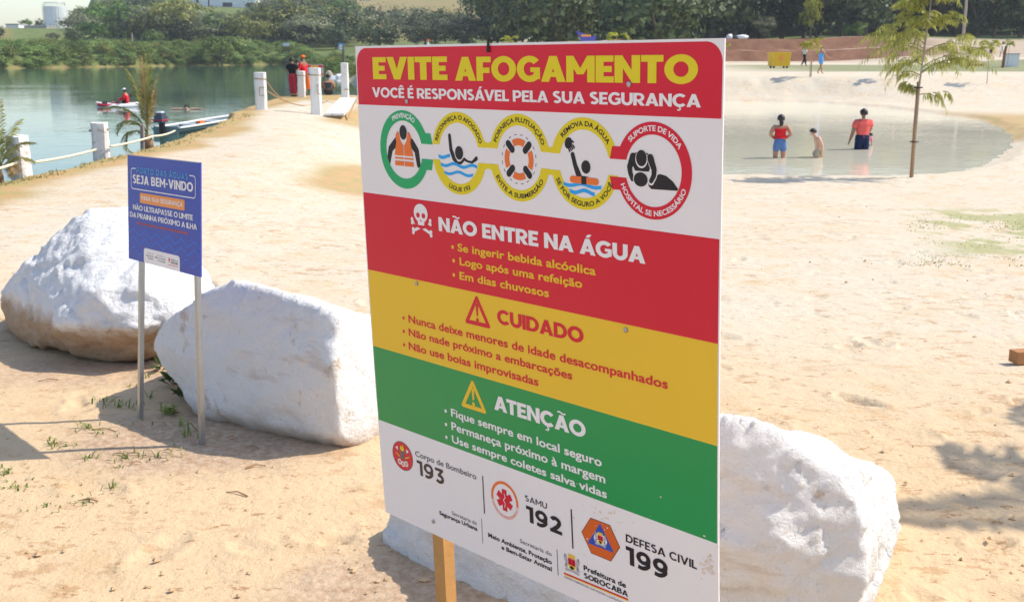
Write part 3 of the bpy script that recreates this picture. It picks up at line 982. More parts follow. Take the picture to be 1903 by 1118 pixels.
def crest(s, c, k=1.0, lay=1.4):
    P_ = lambda pts: [(c[0] + x * k, c[1] + y * k) for x, y in pts]
    for q in (-1, 1):
        s.poly(M_PALE, P_([(q * .015, -.004), (q * .019, -.020), (q * .026, -.024), (q * .030, -.010), (q * .024, .004), (q * .029, .016), (q * .017, .020)]), lay)
        s.poly(M_GREY, P_([(q * .021, -.016), (q * .0265, -.021), (q * .027, -.012)]), lay + .3)
        s.poly(M_GREY, P_([(q * .019, .003), (q * .025, .008), (q * .020, .014)]), lay + .3)
    s.poly(M_PALE, P_([(-.028, .022), (-.010, .018), (.010, .018), (.028, .022), (.024, .028), (0, .025), (-.024, .028)]), lay + .15)
    s.poly(M_BAND_Y, P_([(-.013, -.028), (-.008, -.024), (-.004, -.029), (0, -.024), (.004, -.029), (.008, -.024), (.013, -.028), (.012, -.015), (-.012, -.015)]), lay + .4)
    s.poly(M_RED, P_([(-.0135, -.014), (.0135, -.014), (.0135, .006), (-.0135, .006)]), lay + .5)
    s.poly(M_BLACK, P_([(-.008, -.010), (-.005, -.010), (-.005, .003), (-.008, .003)]), lay + .8); s.poly(M_BLACK, P_([(.005, -.010), (.008, -.010), (.008, .003), (.005, .003)]), lay + .8)
    s.poly(M_YEL, P_([(-.0135, .006), (.0135, .006), (.012, .014), (0, .020), (-.012, .014)]), lay + .6)
    s.poly(M_BLACK, P_([(-.009, .012), (-.003, .007), (.004, .008), (.009, .013), (0, .0185)]), lay + .9)


def defesa(s):
    hx = [(.9305, 1.2355), (.998, 1.2355), (1.0305, 1.2865), (.998, 1.3370), (.929, 1.3370), (.8965, 1.2865)]
    s.poly(M_BLACK, [(.9635 + (u - .9635) * 1.03, 1.2865 + (v - 1.2865) * 1.03) for u, v in hx], 1.2)
    s.poly(M_DORG, hx, 1.5)
    s.poly(M_ROYAL, [(.964, 1.240), (.9165, 1.3115), (1.0105, 1.3095)], 1.8)
    s.ell(M_TXT_W, (.9635, 1.287), .0235, .017, 2.0, 20)
    crest(s, (.9635, 1.2855), .72, 2.2)


part('emblem', firebrig); part('emblem', samu); part('emblem', defesa)
part('emblem', lambda s: crest(s, (.8535, 1.3945), 1.02))
part('phone_number', lambda s: (s.text(M_GREY, 'Corpo de Bombeiro', .185, .473, 1.235, 1.2535, base=.016), s.heavy(M_BROWN, '193', .190, .320, 1.2650, 1.3135, S=.225, A=.19, gap=.13)))
part('phone_number', lambda s: (s.heavy(M_BLACK, 'SAMU', .679, .766, 1.2415, 1.2590, S=.17, A=.15, gap=.15), s.heavy(M_BLACK, '192', .681, .821, 1.2725, 1.3215, S=.255, A=.21, gap=.13)))
part('phone_number', lambda s: (s.heavy(M_BLACK, 'DEFESA CIVIL', 1.053, 1.282, 1.2415, 1.2635, S=.205, A=.17, gap=.09), s.heavy(M_BLACK, '199', 1.052, 1.190, 1.2755, 1.3255, S=.255, A=.21, gap=.13)))
part('caption', lambda s: (s.text(M_GREY, 'Secretaria de', .347, .461, 1.3905, 1.4030, base=.006), s.text(M_BLACK, 'Segurança Urbana', .286, .463, 1.4080, 1.4215, bold=.008, base=.016)))
part('caption', lambda s: (s.text(M_GREY, 'Secretaria do', .648, .776, 1.3860, 1.3985, base=.006), s.text(M_BLACK, 'Meio Ambiente, Proteção', .511, .775, 1.4105, 1.4245, bold=.008, base=.016), s.text(M_BLACK, 'e Bem-Estar Animal', .567, .774, 1.4320, 1.4460, bold=.008, base=.016)))


def pref(s):
    s.text(M_BLACK, 'Prefeitura de', .898, 1.049, 1.3830, 1.3980, bold=.010, base=.016)
    s.heavy(M_BLACK, 'SOROCABA', .898, 1.055, 1.4055, 1.4210, S=.24, A=.19)
    s.poly(M_RED, [(.821, 1.4315), (1.055, 1.4265), (1.055, 1.4310), (.821, 1.4360)], 1.4); s.poly(M_BAND_Y, [(.821, 1.4362), (1.055, 1.4312), (1.055, 1.4342), (.821, 1.4392)], 1.4)
    s.text(M_GREY, 'CIDADE HUMANIZADA, INOVADORA E SUSTENTÁVEL', .821, 1.045, 1.4420, 1.4475, base=.01)


part('caption', pref)
for u0, v0, u1, v1, wd, mt in ((.501, 1.233, .500, 1.353, .0022, M_BLACK), (.485, 1.373, .483, 1.455, .0012, M_GREY), (.859, 1.231, .860, 1.347, .0026, M_BLACK), (.798, 1.370, .798, 1.449, .0014, M_GREY)):
    part('divider_line', lambda s: s.poly(mt, [(u0 - wd, v0), (u0 + wd, v0), (u1 + wd, v1), (u1 - wd, v1)], 1.4))
mud = plain('dried mud', (.80, .66, .55), .9, .1, vary=.2, scale=40)


def mudfn(s):
    rnd = random.Random(3)
    for k in range(90):
        if k < 45: u, v = rnd.gauss(1.314, .012), rnd.gauss(1.240, .014); r_ = rnd.uniform(.0012, .0042)
        elif k < 65: u, v = rnd.gauss(.985, .05), rnd.gauss(1.205, .014); r_ = rnd.uniform(.0008, .003)
        else: u, v = rnd.uniform(.85, 1.33), rnd.uniform(1.05, 1.45); r_ = rnd.uniform(.0008, .0028)
        if not (.01 < u < SW - .01): continue
        pts = [(u + r_ * rnd.uniform(.6, 1.4) * math.cos(R(t)) * 1.3, v + r_ * rnd.uniform(.6, 1.4) * math.sin(R(t))) for t in range(0, 360, 45)]
        s.poly(mud, pts, 1.1 + .006 * k)


tag(part('mud_splash', mudfn), kind='stuff')
for u, v in ((.241, .157), (1.078, .100), (.246, .691), (1.065, .694), (.253, 1.455)):
    a = Vector(S2W(u, v, 0)); b_ = Vector(S2W(u, v, 9)); mb = MB()
    mb.mat(M_ZINC).tube([a, b_, Vector(S2W(u, v, 11))], [.0062, .0058, .003], 12).build('screw', sign, origin=sign.location)
# cable tie looped over the top edge
mb = MB(); loop = []
for k in range(13):
    t = R(-20 + 220 * k / 12)
    loop.append(Vector(S2W(.597 + .004 * math.sin(t), -.004 - .008 * math.sin(t), 14 * math.cos(t) - 2)))
loop = [Vector(S2W(.594, .016, 8)), Vector(S2W(.595, .006, 12))] + loop[1:] + [Vector(S2W(.600, .012, -18))]
mb.mat(M_RUBBER).tube(loop, .0032, 8); mb.box(S2W(.594, .017, 8), (.008, .008, .010)); mb.build('cable_tie', sign, origin=sign.location)
SM = Matrix(SROT.tolist())
for u, wd in ((.252, .052), (1.070, .052)):
    mb = MB(); mb.mat(M_WOOD)
    top = Vector(S2W(u, .03, -9 - 52)); bot = Vector(S2W(u, 2.05, -9 - 52))
    mb.box((top + bot) / 2, (wd * SK, .042 * SK, (top - bot).length), SM)
    mb.build('stake', sign, origin=sign.location)

# ================================================================== the small blue welcome sign
WW, WH = .6972, .4796
WROT = board_rot(-.8265, -.0715, -.019)
WPOS = np.array([-1.5279, 4.95, CAMZ - .4635])


def W2W(u, v, lay=0.0):
    p = WROT @ np.array([u - WW / 2, -lay * .0005, -v]) + WPOS
    return (float(p[0]), float(p[1]), float(p[2]))


M_NAVY = plain('blue sign print', (.040, .062, .40), .35, .4, vary=.05, scale=4)
M_WAVE = plain('mid blue print', (.04, .16, .62), .4, .3, vary=.03)
M_CYAN = plain('sky blue print', (.10, .42, .72), .4, .3, vary=.03)
M_TAN = plain('pale orange print', (.90, .33, .08), .4, .3, vary=.03)
wel = empty('welcome_sign', (-1.55, 4.95, 0), 'small blue welcome sign on two thin steel posts in front of the white boulders', 'sign')


def wpart(name, fn):
    s_ = Sheet(W2W); fn(s_); return s_.build(name, wel)


def wboard(s):
    s.mb.mat(M_NAVY).box(W2W(WW / 2, WH / 2, -6.2), (WW, .006, WH), Matrix(WROT.tolist()))
    s.quadstrip(M_PALE, [(0, -.0005), (WW, -.0005)], [(0, .0028), (WW, .0028)], .4)
wpart('board', wboard)


def wframe(s):
    a, b, t, q, r_ = .038, .655, .0595, .152, .016
    def arc_(cu, cv, a0): return [(cu + r_ * math.cos(R(a0 + 15 * k)), cv + r_ * math.sin(R(a0 + 15 * k))) for k in range(7)]
    pts = [(.087, t)] + arc_(a + r_, t + r_, 270)[::-1] [0:0] + [(a + r_, t)] + arc_(a + r_, t + r_, 180)[::-1] + arc_(a + r_, q - r_, 90)[::-1] + arc_(b - r_, q - r_, 0)[::-1] + arc_(b - r_, t + r_, 270)[::-1] + [(.602, t)]
    s.stroke(M_TXT_W, pts, .0042, 1.2, caps=False)
wpart('text_frame', wframe)
wpart('heading', lambda s: (s.heavy(M_CYAN, 'PORTO DAS ÁGUAS', .098, .590, .0530, .0780, S=.16, A=.15, gap=.30), s.heavy(M_TXT_W, 'SEJA BEM-VINDO', .056, .635, .0875, .1265, S=.25, A=.19, gap=.08)))


def worange(s):
    u0, u1, v0, v1, r_ = .126, .558, .1655, .2115, .008
    pts = []
    for cu, cv, a0 in ((u1 - r_, v1 - r_, 0), (u0 + r_, v1 - r_, 90), (u0 + r_, v0 + r_, 180), (u1 - r_, v0 + r_, 270)):
        pts += [(cu + r_ * math.cos(R(a0 + 18 * k)), cv + r_ * math.sin(R(a0 + 18 * k))) for k in range(6)]
    s.poly(M_TAN, pts, 1.2)
    s.heavy(M_TXT_W, 'PARA SUA SEGURANÇA', .142, .541, .1775, .1965, lay=1.8, S=.20, A=.17, gap=.10)
wpart('caption', worange)
wpart('caption', lambda s: (s.heavy(M_TXT_W, 'NÃO ULTRAPASSE O LIMITE', .054, .633, .2230, .2465, S=.22, A=.18), s.heavy(M_TXT_W, 'DA PRAINHA PRÓXIMO A ILHA', .022, .669, .2595, .283, S=.22, A=.18)))
wpart('caption', lambda s: s.text(M_DORG, 'RISCO DE ACIDENTES E ÁREAS DE PROFUNDIDADE', .094, .586, .3015, .3105, bold=.012, base=.016))
wpart('wave_line', lambda s: [s.wave(M_WAVE, 0.002, WW - .002, v, .0155, .0075, .9, 5.9, -1.35) for v in (.3495, .3865)] + [s.wave(M_WAVE, a, b, .4335, .014, .007, .9, c_, -1.35) for a, b, c_ in ((.002, .155, 1.3), (.517, WW - .002, 1.55))])


def wtag(s):
    u0, u1, v0, v1, r_ = .161, .511, .412, WH - .001, .016
    pts = [(u0, v1)] + [(u0 + r_ - r_ * math.cos(R(18 * k)), v0 + r_ - r_ * math.sin(R(18 * k))) for k in range(6)] + [(u1 - r_ + r_ * math.sin(R(18 * k)), v0 + r_ - r_ * math.cos(R(18 * k))) for k in range(6)] + [(u1, v1)]
    s.poly(M_TXT_W, pts, 1.3)
    for u, w_ in ((.182, .075), (.275, .10)):
        s.text(M_GREY, 'Secretaria de', u + .02, u + w_, .4275, .4335, lay=1.8, base=.0)
        s.text(M_BLACK, 'Segurança' if u < .2 else 'Meio Ambiente', u, u + w_, .4385, .446, lay=1.8)
        s.text(M_BLACK, 'Urbana' if u < .2 else 'e Proteção', u + .02, u + w_, .450, .4575, lay=1.8)
    s.poly(M_RED, [(.405, .430), (.418, .430), (.418, .446), (.405, .446)], 1.8); s.poly(M_BAND_Y, [(.405, .446), (.418, .446), (.4115, .453)], 1.8)
    s.text(M_BLACK, 'Prefeitura de', .428, .493, .431, .439, lay=1.8); s.text(M_BLACK, 'SOROCABA', .428, .495, .443, .452, lay=1.8, bold=.01)
    s.poly(M_RED, [(.405, .459), (.495, .459), (.495, .4615), (.405, .4615)], 1.8)
wpart('caption', wtag)
for u, (px, py) in ((.125, (261, 764)), (.620, (376, 835))):
    g = onz(px, py, 0.0)
    top = Vector(W2W(u, .05, -30)); k = (top.y - .02) / g.y
    g2 = Vector((CAMZ * 0 + g.x * k, g.y * k, CAMZ - CAMZ * k))       # foot of the post, under the board
    d = (g2 - top).normalized()
    mb = MB(); mb.mat(M_ZINC)
    z_ = -d; x_ = Vector((.677, -.736, 0)); y_ = z_.cross(x_).normalized(); x_ = y_.cross(z_)
    rot = Matrix((x_, y_, z_)).transposed()
    bot = g2 + d * .25
    mb.box((top + bot) / 2, (.024, .020, (top - bot).length), rot)
    mb.build('post', wel, origin=wel.location)

# ================================================================== boulders
def rock_mat(name, tan_z, tan_w, stain):
    """white limewash over tan stone; the wash stops short of the ground and has worn off in patches"""
    m, nt, b = new_mat(name)
    L = nt.links.new
    g = N(nt, 'ShaderNodeNewGeometry'); sx = N(nt, 'ShaderNodeSeparateXYZ'); L(g.outputs['Position'], sx.inputs[0])
    def nz(sc, det=7, ro=.65):
        n = N(nt, 'ShaderNodeTexNoise'); n.inputs['Scale'].default_value = sc; n.inputs['Detail'].default_value = det; n.inputs['Roughness'].default_value = ro
        L(g.outputs['Position'], n.inputs['Vector']); return n.outputs['Fac']
    def mth(op, a, c):
        x = N(nt, 'ShaderNodeMath', operation=op)
        for s_, k in ((a, 0), (c, 1)):
            if isinstance(s_, float): x.inputs[k].default_value = s_
            else: L(s_, x.inputs[k])
        return x.outputs[0]
    def rmp(f, a, c):
        r = N(nt, 'ShaderNodeMapRange'); r.inputs[1].default_value = a; r.inputs[2].default_value = c; L(f, r.inputs[0]); return r.outputs[0]
    def mixc(f, a, c):
        x = N(nt, 'ShaderNodeMix', data_type='RGBA'); L(f, x.inputs[0])
        for s_, k in ((a, 6), (c, 7)):
            if isinstance(s_, tuple): x.inputs[k].default_value = (*s_, 1)
            else: L(s_, x.inputs[k])
        return x.outputs[2]
    white = mixc(nz(3.5), (.87, .84, .81), (.95, .93, .91))
    tan = mixc(nz(11), (.42, .27, .16), (.66, .50, .36))
    low = rmp(mth('ADD', sx.outputs[2], mth('MULTIPLY', nz(4.5), tan_w)), tan_z + tan_w * .5 + .05, tan_z + tan_w * .5 - .05)
    worn = rmp(nz(5.5, 9, .72), .66 - stain, .72 - stain)
    pits = rmp(nz(24, 6, .7), .62, .69)
    c = mixc(low, white, tan)
    mp = N(nt, 'ShaderNodeMapping'); mp.inputs['Scale'].default_value = (2.2, 2.2, 13); mp.inputs['Rotation'].default_value = (.10, .16, 0)
    L(g.outputs['Position'], mp.inputs[0])
    ns = N(nt, 'ShaderNodeTexNoise'); ns.inputs['Scale'].default_value = 1.0; ns.inputs['Detail'].default_value = 7; ns.inputs['Roughness'].default_value = .62
    L(mp.outputs[0], ns.inputs['Vector'])
    strata = rmp(ns.outputs['Fac'], .60, .68)
    c = mixc(mth('MULTIPLY', strata, .42), c, (.66, .50, .36))
    c = mixc(mth('MULTIPLY', worn, .75), c, (.62, .47, .34))
    c = mixc(mth('MULTIPLY', pits, .40), c, (.45, .33, .25))
    L(c, b.inputs['Base Color'])
    b.inputs['Roughness'].default_value = .9; b.inputs['Specular IOR Level'].default_value = .15
    h = mth('ADD', mth('MULTIPLY', nz(13, 10, .72), .070), mth('MULTIPLY', nz(55, 5, .65), .010))
    bp = N(nt, 'ShaderNodeBump'); bp.inputs['Strength'].default_value = .8; bp.inputs['Distance'].default_value = 1; L(h, bp.inputs['Height']); L(bp.outputs[0], b.inputs['Normal'])
    return m


def boulder(name, pts, seed, mat, label, vox=.022, amp=.035, rough=.014, groups='white boulders edging the beach'):
    bm = bmesh.new()
    for p in pts: bm.verts.new(p)
    r = bmesh.ops.convex_hull(bm, input=bm.verts)
    dead = [e_ for e_ in r['geom_interior'] if isinstance(e_, bmesh.types.BMVert)] + [e_ for e_ in r['geom_unused'] if isinstance(e_, bmesh.types.BMVert)]
    bmesh.ops.delete(bm, geom=list(set(dead)), context='VERTS')
    bmesh.ops.recalc_face_normals(bm, faces=bm.faces)
    me = bpy.data.meshes.new('r'); bm.to_mesh(me); bm.free()
    o = bpy.data.objects.new('r', me); COL.objects.link(o)
    md = o.modifiers.new('r', 'REMESH'); md.mode = 'VOXEL'; md.voxel_size = vox
    sm = o.modifiers.new('s', 'SMOOTH'); sm.iterations = 1; sm.factor = .5
    bpy.context.view_layer.update()
    m2 = bpy.data.meshes.new_from_object(o.evaluated_get(bpy.context.evaluated_depsgraph_get()))
    bpy.data.objects.remove(o); bpy.data.meshes.remove(me)
    nv_ = len(m2.vertices)
    co = np.empty(nv_ * 3); m2.vertices.foreach_get('co', co); co = co.reshape(-1, 3)
    no = np.empty(nv_ * 3); m2.vertices.foreach_get('normal', no); no = no.reshape(-1, 3)
    off = Vector((seed * 7.3, seed * 3.1, seed * 1.7))
    d = np.empty(nv_)
    for i in range(nv_):
        p = Vector(co[i])
        q_ = Vector((p.x, p.y, p.z * 1.25)) + off
        l1 = mnoise.fractal(q_ * 2.1, .9, 2.1, 4)
        d[i] = mnoise.noise(p * 1.7 + off) * amp + mnoise.fractal(q_ * 6.5, .7, 2.2, 5) * rough + mnoise.fractal(q_ * 17, .8, 2.1, 3) * rough * .45 + max(0, mnoise.ridged_multi_fractal(q_ * 3.3, .9, 2.1, 4, 1.0, 2.0) - 1.55) * -rough * 1.3 + min(1, max(0, (l1 - .02) / .05)) * rough * 1.1
    co = co + no * d[:, None]
    m2.vertices.foreach_set('co', co.ravel())
    m2.polygons.foreach_set('use_smooth', [True] * len(m2.polygons))
    m2.name = name; m2.update()
    c = Vector(co.mean(0)); c.z = 0
    m2.transform(Matrix.Translation(-c))
    o = link(name, m2, [mat]); o.location = c
    return tag(o, label, 'boulder', groups)


P = aty
left_pts = [P(150, 655, 6.30), P(250, 668, 6.25), P(320, 658, 6.45), P(60, 640, 6.6), P(12, 605, 6.85), P(3, 545, 6.95), P(45, 490, 6.8), P(120, 432, 6.85), P(160, 388, 6.95), P(235, 384, 7.0), P(290, 400, 7.2), P(250, 610, 6.0), P(120, 600, 6.1), P(330, 600, 6.2),
            P(390, 520, 6.5), P(410, 590, 6.6), P(330, 430, 7.4), P(170, 540, 6.1), P(270, 530, 6.15), P(80, 545, 6.4), P(400, 620, 7.4), P(180, 600, 8.0), P(40, 600, 7.8), P(210, 420, 7.9), P(360, 590, 6.2)]
boulder('boulder', left_pts, 1, rock_mat('limewashed stone with bare foot', .19, .30, .02), 'large white boulder with a bare tan underside at the left edge behind the blue sign', vox=.018, amp=.018, rough=.015)
mid_pts = [P(284, 640, 5.50), P(300, 600, 5.45), P(293, 665, 5.48), P(370, 772, 5.14), P(430, 784, 5.08), P(560, 806, 4.96), P(640, 842, 4.74), P(706, 852, 4.84), P(400, 765, 5.02), P(600, 800, 4.70), P(716, 760, 4.95), P(716, 640, 5.2), P(694, 600, 5.3), P(628, 585, 4.70), P(590, 566, 4.74),
           P(520, 546, 4.92), P(430, 518, 5.12), P(374, 545, 5.20), P(500, 560, 6.1), P(622, 700, 4.58), P(628, 812, 4.62), P(700, 590, 5.8), P(760, 700, 5.6), P(750, 840, 5.4), P(420, 600, 6.3), P(330, 640, 5.25)]
boulder('boulder', mid_pts, 2, rock_mat('limewashed stone streaked with tan', .03, .10, .075), 'big white boulder with a flat front face between the blue sign and the big sign', amp=.010, rough=.009)
right_pts = [P(716, 1015, 3.72), P(722, 955, 3.74), P(735, 1058, 3.66), P(820, 1095, 3.48), P(980, 1175, 3.22), P(1200, 1240, 3.04), P(1430, 1310, 2.86), P(1560, 1250, 2.94), P(1640, 1050, 3.42), P(1668, 975, 3.62), P(1650, 885, 3.85), P(1634, 862, 3.92), P(1560, 856, 3.25),
             P(1500, 830, 3.02), P(1420, 793, 2.96), P(1340, 783, 3.00), P(1100, 812, 3.22), P(860, 880, 3.55), P(1572, 885, 2.88), P(1615, 985, 2.86), P(1604, 1085, 2.86), P(1650, 900, 4.6), P(1300, 820, 4.4), P(900, 930, 4.5), P(1440, 1000, 2.84), P(1250, 1000, 2.98), P(980, 1000, 3.28), P(790, 1010, 3.55)]
boulder('boulder', right_pts, 3, rock_mat('limewashed rough stone', -.06, .08, .05), 'long low white boulder lying right behind the big warning sign', vox=.014, amp=.012, rough=.014)

# ================================================================== weathered timber posts along the lake
M_POST = plain('whitewashed timber', (.70, .67, .64), .85, .2, vary=.12, scale=7, bump=.012, bscale=14, dirt=(.40, .28, .23), dirt_amt=.40, dscale=7)
M_POSTW = plain('fresh white timber', (.78, .76, .73), .8, .2, vary=.08, scale=6, bump=.006, bscale=18, dirt=(.42, .32, .24), dirt_amt=.33, dscale=5)
M_ROPE = plain('yellow white rope', (.70, .63, .45), .8, .2, vary=.3, scale=30, bump=.004, bscale=120)
M_CORD = plain('brown rope', (.36, .24, .13), .85, .2, vary=.25, scale=30, bump=.004, bscale=120)


def timber(loc, wx, wy, h, rz, seed, mat, label, group, lean=0.0, knots=3, name='timber_post'):
    rnd = random.Random(seed)
    root = empty(name, loc, label, 'post', group, rz)
    bm = bmesh.new(); n = 10; nz = 14
    rings = []
    for k in range(nz + 1):
        z = -.3 + (h + .3) * k / nz
        ringv = []
        for i in range(n * 2):
            t = 2 * math.pi * i / (n * 2)
            cx, cy = math.cos(t), math.sin(t)
            q = max(abs(cx), abs(cy)); x, y = cx / q ** .86, cy / q ** .86
            nn = mnoise.noise(Vector((cx * 1.2, cy * 1.2, z * 3 + seed * 5))) * .10
            top = -.03 * (cx * .5 + .4) * rnd.random() if k == nz else 0
            ringv.append(bm.verts.new((x * wx / 2 * (1 + nn) + lean * z, y * wy / 2 * (1 + nn), z + top)))
        rings.append(ringv)
    for a, b in zip(rings, rings[1:]):
        for i in range(len(a)): bm.faces.new((a[i], a[(i + 1) % len(a)], b[(i + 1) % len(a)], b[i]))
    c = bm.verts.new((lean * h, 0, h + .004))
    for i in range(len(a)): bm.faces.new((rings[-1][i], rings[-1][(i + 1) % len(a)], c))
    me = bpy.data.meshes.new('shaft'); bm.to_mesh(me); bm.free()
    link('shaft', me, [mat], root)
    for k in range(knots):
        mb = MB(); mb.mat(M_CORD if k else mat)
        z = h * rnd.uniform(.2, .85); s_ = rnd.choice((-1, 1))
        p = Vector((s_ * wx * .5, -wy * rnd.uniform(.1, .4), z))
        mb.tube([p - Vector((s_ * .03, 0, 0)), p + Vector((s_ * .02, 0, -.004)), p + Vector((s_ * .035, 0, 0))], [.025, .022, .012], 8).build('branch_stub', root, smooth=True)
    return root


def postat(px, py):
    p = onz(px, py, -.22); return p


pa = postat(40, 327); pb = postat(189, 291)
post_a = timber((pa.x, pa.y, pa.z), .30, .26, .63, R(-28), 1, M_POST, 'thick white timber post beside the palm sapling at the left edge of the lake bank', 'timber posts along the lake bank', -.03)
post_b = timber((pb.x, pb.y, pb.z), .28, .26, .62, R(8), 2, M_POST, 'grey weathered timber post standing alone on the lake bank', 'timber posts along the lake bank')
pc = postat(265, 272)
post_c = timber((pc.x, pc.y, pc.z), .075, .07, .44, 0, 3, plain('grey old timber', (.28, .23, .21), .9, .1, vary=.2), 'thin dark stake half hidden by the palm sapling on the bank', None, .05, 1, name='timber_stake')
mb = MB(); mb.mat(M_ROPE)
def ropepts(a, b, sag, n=10): return [a.lerp(b, k / n) - Vector((0, 0, sag * 4 * (k / n) * (1 - k / n))) for k in range(n + 1)]
ra = aty(-40, 322, pa.y - 2.4); rb = aty(30, 303, pa.y - .17); rb2 = aty(66, 301, pa.y + .1); rcc = aty(178, 278, pb.y - .16); rd = aty(205, 272, pb.y - .1); re_ = aty(285, 253, pc.y + .6); rf = aty(325, 243, pc.y + 3.5)
for a_, b_, s_ in ((ra, rb, .01), (rb2, rcc, .02), (rd, re_, .02), (re_, rf, .03)): mb.tube(ropepts(a_, b_, s_), .021, 8)
tag(mb.build('barrier_rope', smooth=True), 'pale yellow rope strung between the timber posts along the lake bank', 'rope')

# ---- the four white gate posts at the pier
GP = []
for (px, py, h, wx, label) in ((486, 204, 1.21, .37, 'leftmost white gate post with rusty bands, nearest the lake'), (561, 180, 1.06, .33, 'white gate post half hiding the lifeguard, farthest back'),
                               (588, 205, 1.36, .35, 'white gate post with a rusty hook in front of the small red topped sign'), (642, 188, 1.44, .29, 'rightmost white gate post, beside the edge of the warning sign')):
    g = onz(px, py, -.24)
    root = timber((g.x, g.y, g.z), wx, wx * .9, h, R(6), int(px), M_POSTW, label, 'white posts flanking the pier', 0, 0, name='gate_post')
    if px < 590:
        for z in (h * .83, ):
            mb = MB(); mb.mat(M_CORD).tube([(wx * .53 * math.cos(R(t)) * 1.12, wx * .48 * math.sin(R(t)) * 1.12, z - .01 * math.cos(R(t))) for t in range(0, 361, 20)], .018, 6, cap=False); mb.build('band', root)
        if px != 561:
            mb = MB(); mb.mat(M_CORD); q = -1 if px < 500 else .3
            mb.tube([(.06 * q + .05, -wx * .5, h * .60), (.06 * q + .05, -wx * .58, h * .60), (.06 * q + .05 - .17 * q * -1 * (1 if px > 500 else -1), -wx * .58, h * .60)], .014, 6)
            mb.tube([(.06 * q + .05, -wx * .57, h * .60), (.06 * q + .05, -wx * .57, h * .39), (.06 * q + .2, -wx * .55, h * .39)], .014, 6)
            mb.build('hook', root)
    else:
        mb = MB(); mb.mat(M_CORD).tube([(-.02, -wx * .5, h * .30), (.02, -wx * .6, h * .32), (wx * .5, -wx * .55, h * .30)], .016, 6); mb.build('hook', root)
    GP.append((g, h, wx))
mb = MB(); mb.mat(M_CORD)
a_ = GP[0][0] + Vector((.18, 0, GP[0][1] * .80)); b_ = GP[1][0] + Vector((-.1, -.2, .12))
mb.tube(ropepts(a_, b_ - Vector((0, 0, .05)), .42, 14), .022, 6)
a_ = GP[0][0] + Vector((.18, 0, GP[0][1] * .52)); b_ = GP[0][0] + Vector((1.4, 5.0, .08))
mb.tube(ropepts(a_, b_, .32, 14), .022, 6)
tag(mb.build('gate_rope', smooth=True), 'slack brown ropes hanging from the leftmost white gate post', 'rope')
# white gangway plank beside the pier
ga = pier(598, 206); gb = aty(632, 184, ga.y + 4.2)
root = empty('gangway', (ga.x, ga.y, ga.z), 'white sloping gangway plank next to the rightmost gate post', 'gangway')
mb = MB(); mb.mat(M_POSTW)
A_ = ga + Vector((.1, 0, .10)); B_ = gb + Vector((0, 0, .04)); d_ = (B_ - A_); s_ = Vector((.62, 0, 0))
mb.add([A_, A_ + s_, B_ + s_, B_, A_ - Vector((0, 0, .07)), A_ + s_ - Vector((0, 0, .07)), B_ + s_ - Vector((0, 0, .07)), B_ - Vector((0, 0, .07))], [(0, 1, 2, 3), (7, 6, 5, 4), (0, 4, 5, 1), (1, 5, 6, 2), (2, 6, 7, 3), (3, 7, 4, 0)])
mb.build('deck', root, origin=root.location)
mb = MB(); mb.mat(M_CORD).tube([A_ + s_ + Vector((.06, .2, -.25)), A_ + s_ + d_ * .45 + Vector((.08, 0, -.02)), B_ + s_ + Vector((.03, -.2, .02))], .025, 6); mb.build('brace', root, origin=root.location)
# small red topped sign by the pier
g = onground(586, 186, 20, 60); y_ = 47.5
tl, br = aty(571, 120, y_), aty(601, 143, y_)
root = empty('pier_sign', ((tl.x + br.x) / 2, y_, gz((tl.x + br.x) / 2, y_)), 'small white sign with a red and orange strip along its top behind the gate posts', 'sign')
def pbox(mb, x0, x1, z0, z1, yy, th): mb.box(((x0 + x1) / 2, yy, (z0 + z1) / 2), (abs(x1 - x0), th, abs(z1 - z0)))
mb = MB(); mb.mat(M_PALE); pbox(mb, tl.x, br.x, br.z, tl.z, y_, .02)
w_ = br.x - tl.x; h_ = tl.z - br.z
mb.mat(M_RED); pbox(mb, tl.x + .01, br.x - .01, tl.z - h_ * .24, tl.z - h_ * .06, y_ - .012, .004); pbox(mb, br.x - w_ * .22, br.x - .01, br.z + h_ * .12, br.z + h_ * .28, y_ - .012, .004); pbox(mb, tl.x + .01, tl.x + w_ * .2, br.z + h_ * .12, br.z + h_ * .28, y_ - .012, .004)
mb.mat(M_BAND_Y); pbox(mb, tl.x + w_ * .22, br.x - w_ * .28, tl.z - h_ * .21, tl.z - h_ * .09, y_ - .015, .004)
mb.mat(M_BLACK); pbox(mb, tl.x + w_ * .46, tl.x + w_ * .54, tl.z - h_ * .45, tl.z - h_ * .30, y_ - .012, .004)
mb.build('board', root, origin=root.location)
mb = MB(); mb.mat(M_WOOD).box((tl.x + w_ * .5, y_ + .04, (br.z + root.location.z) / 2 - .1), (.06, .05, br.z - root.location.z + .4)); mb.build('stake', root, origin=root.location)

# ================================================================== people
def skin_obj(name, pts, edges, mat, parent, sub=1, root_i=0):
    me = bpy.data.meshes.new(name)
    me.from_pydata([p[0] for p in pts], edges, [])
    o = bpy.data.objects.new(name, me); COL.objects.link(o)
    md = o.modifiers.new('s', 'SKIN'); md.use_smooth_shade = True; md.branch_smoothing = .5
    sv = me.skin_vertices[0].data
    for i, p in enumerate(pts):
        r_ = p[1]
        sv[i].radius = (r_, r_) if not hasattr(r_, '__len__') else r_
        sv[i].use_root = (i == root_i)
    if sub:
        s2 = o.modifiers.new('u', 'SUBSURF'); s2.levels = sub; s2.render_levels = sub
    bpy.context.view_layer.update()
    m2 = bpy.data.meshes.new_from_object(o.evaluated_get(bpy.context.evaluated_depsgraph_get()))
    bpy.data.objects.remove(o); bpy.data.meshes.remove(me)
    m2.name = name; m2.materials.clear()
    m2.polygons.foreach_set('use_smooth', [True] * len(m2.polygons))
    return link(name, m2, [mat], parent)


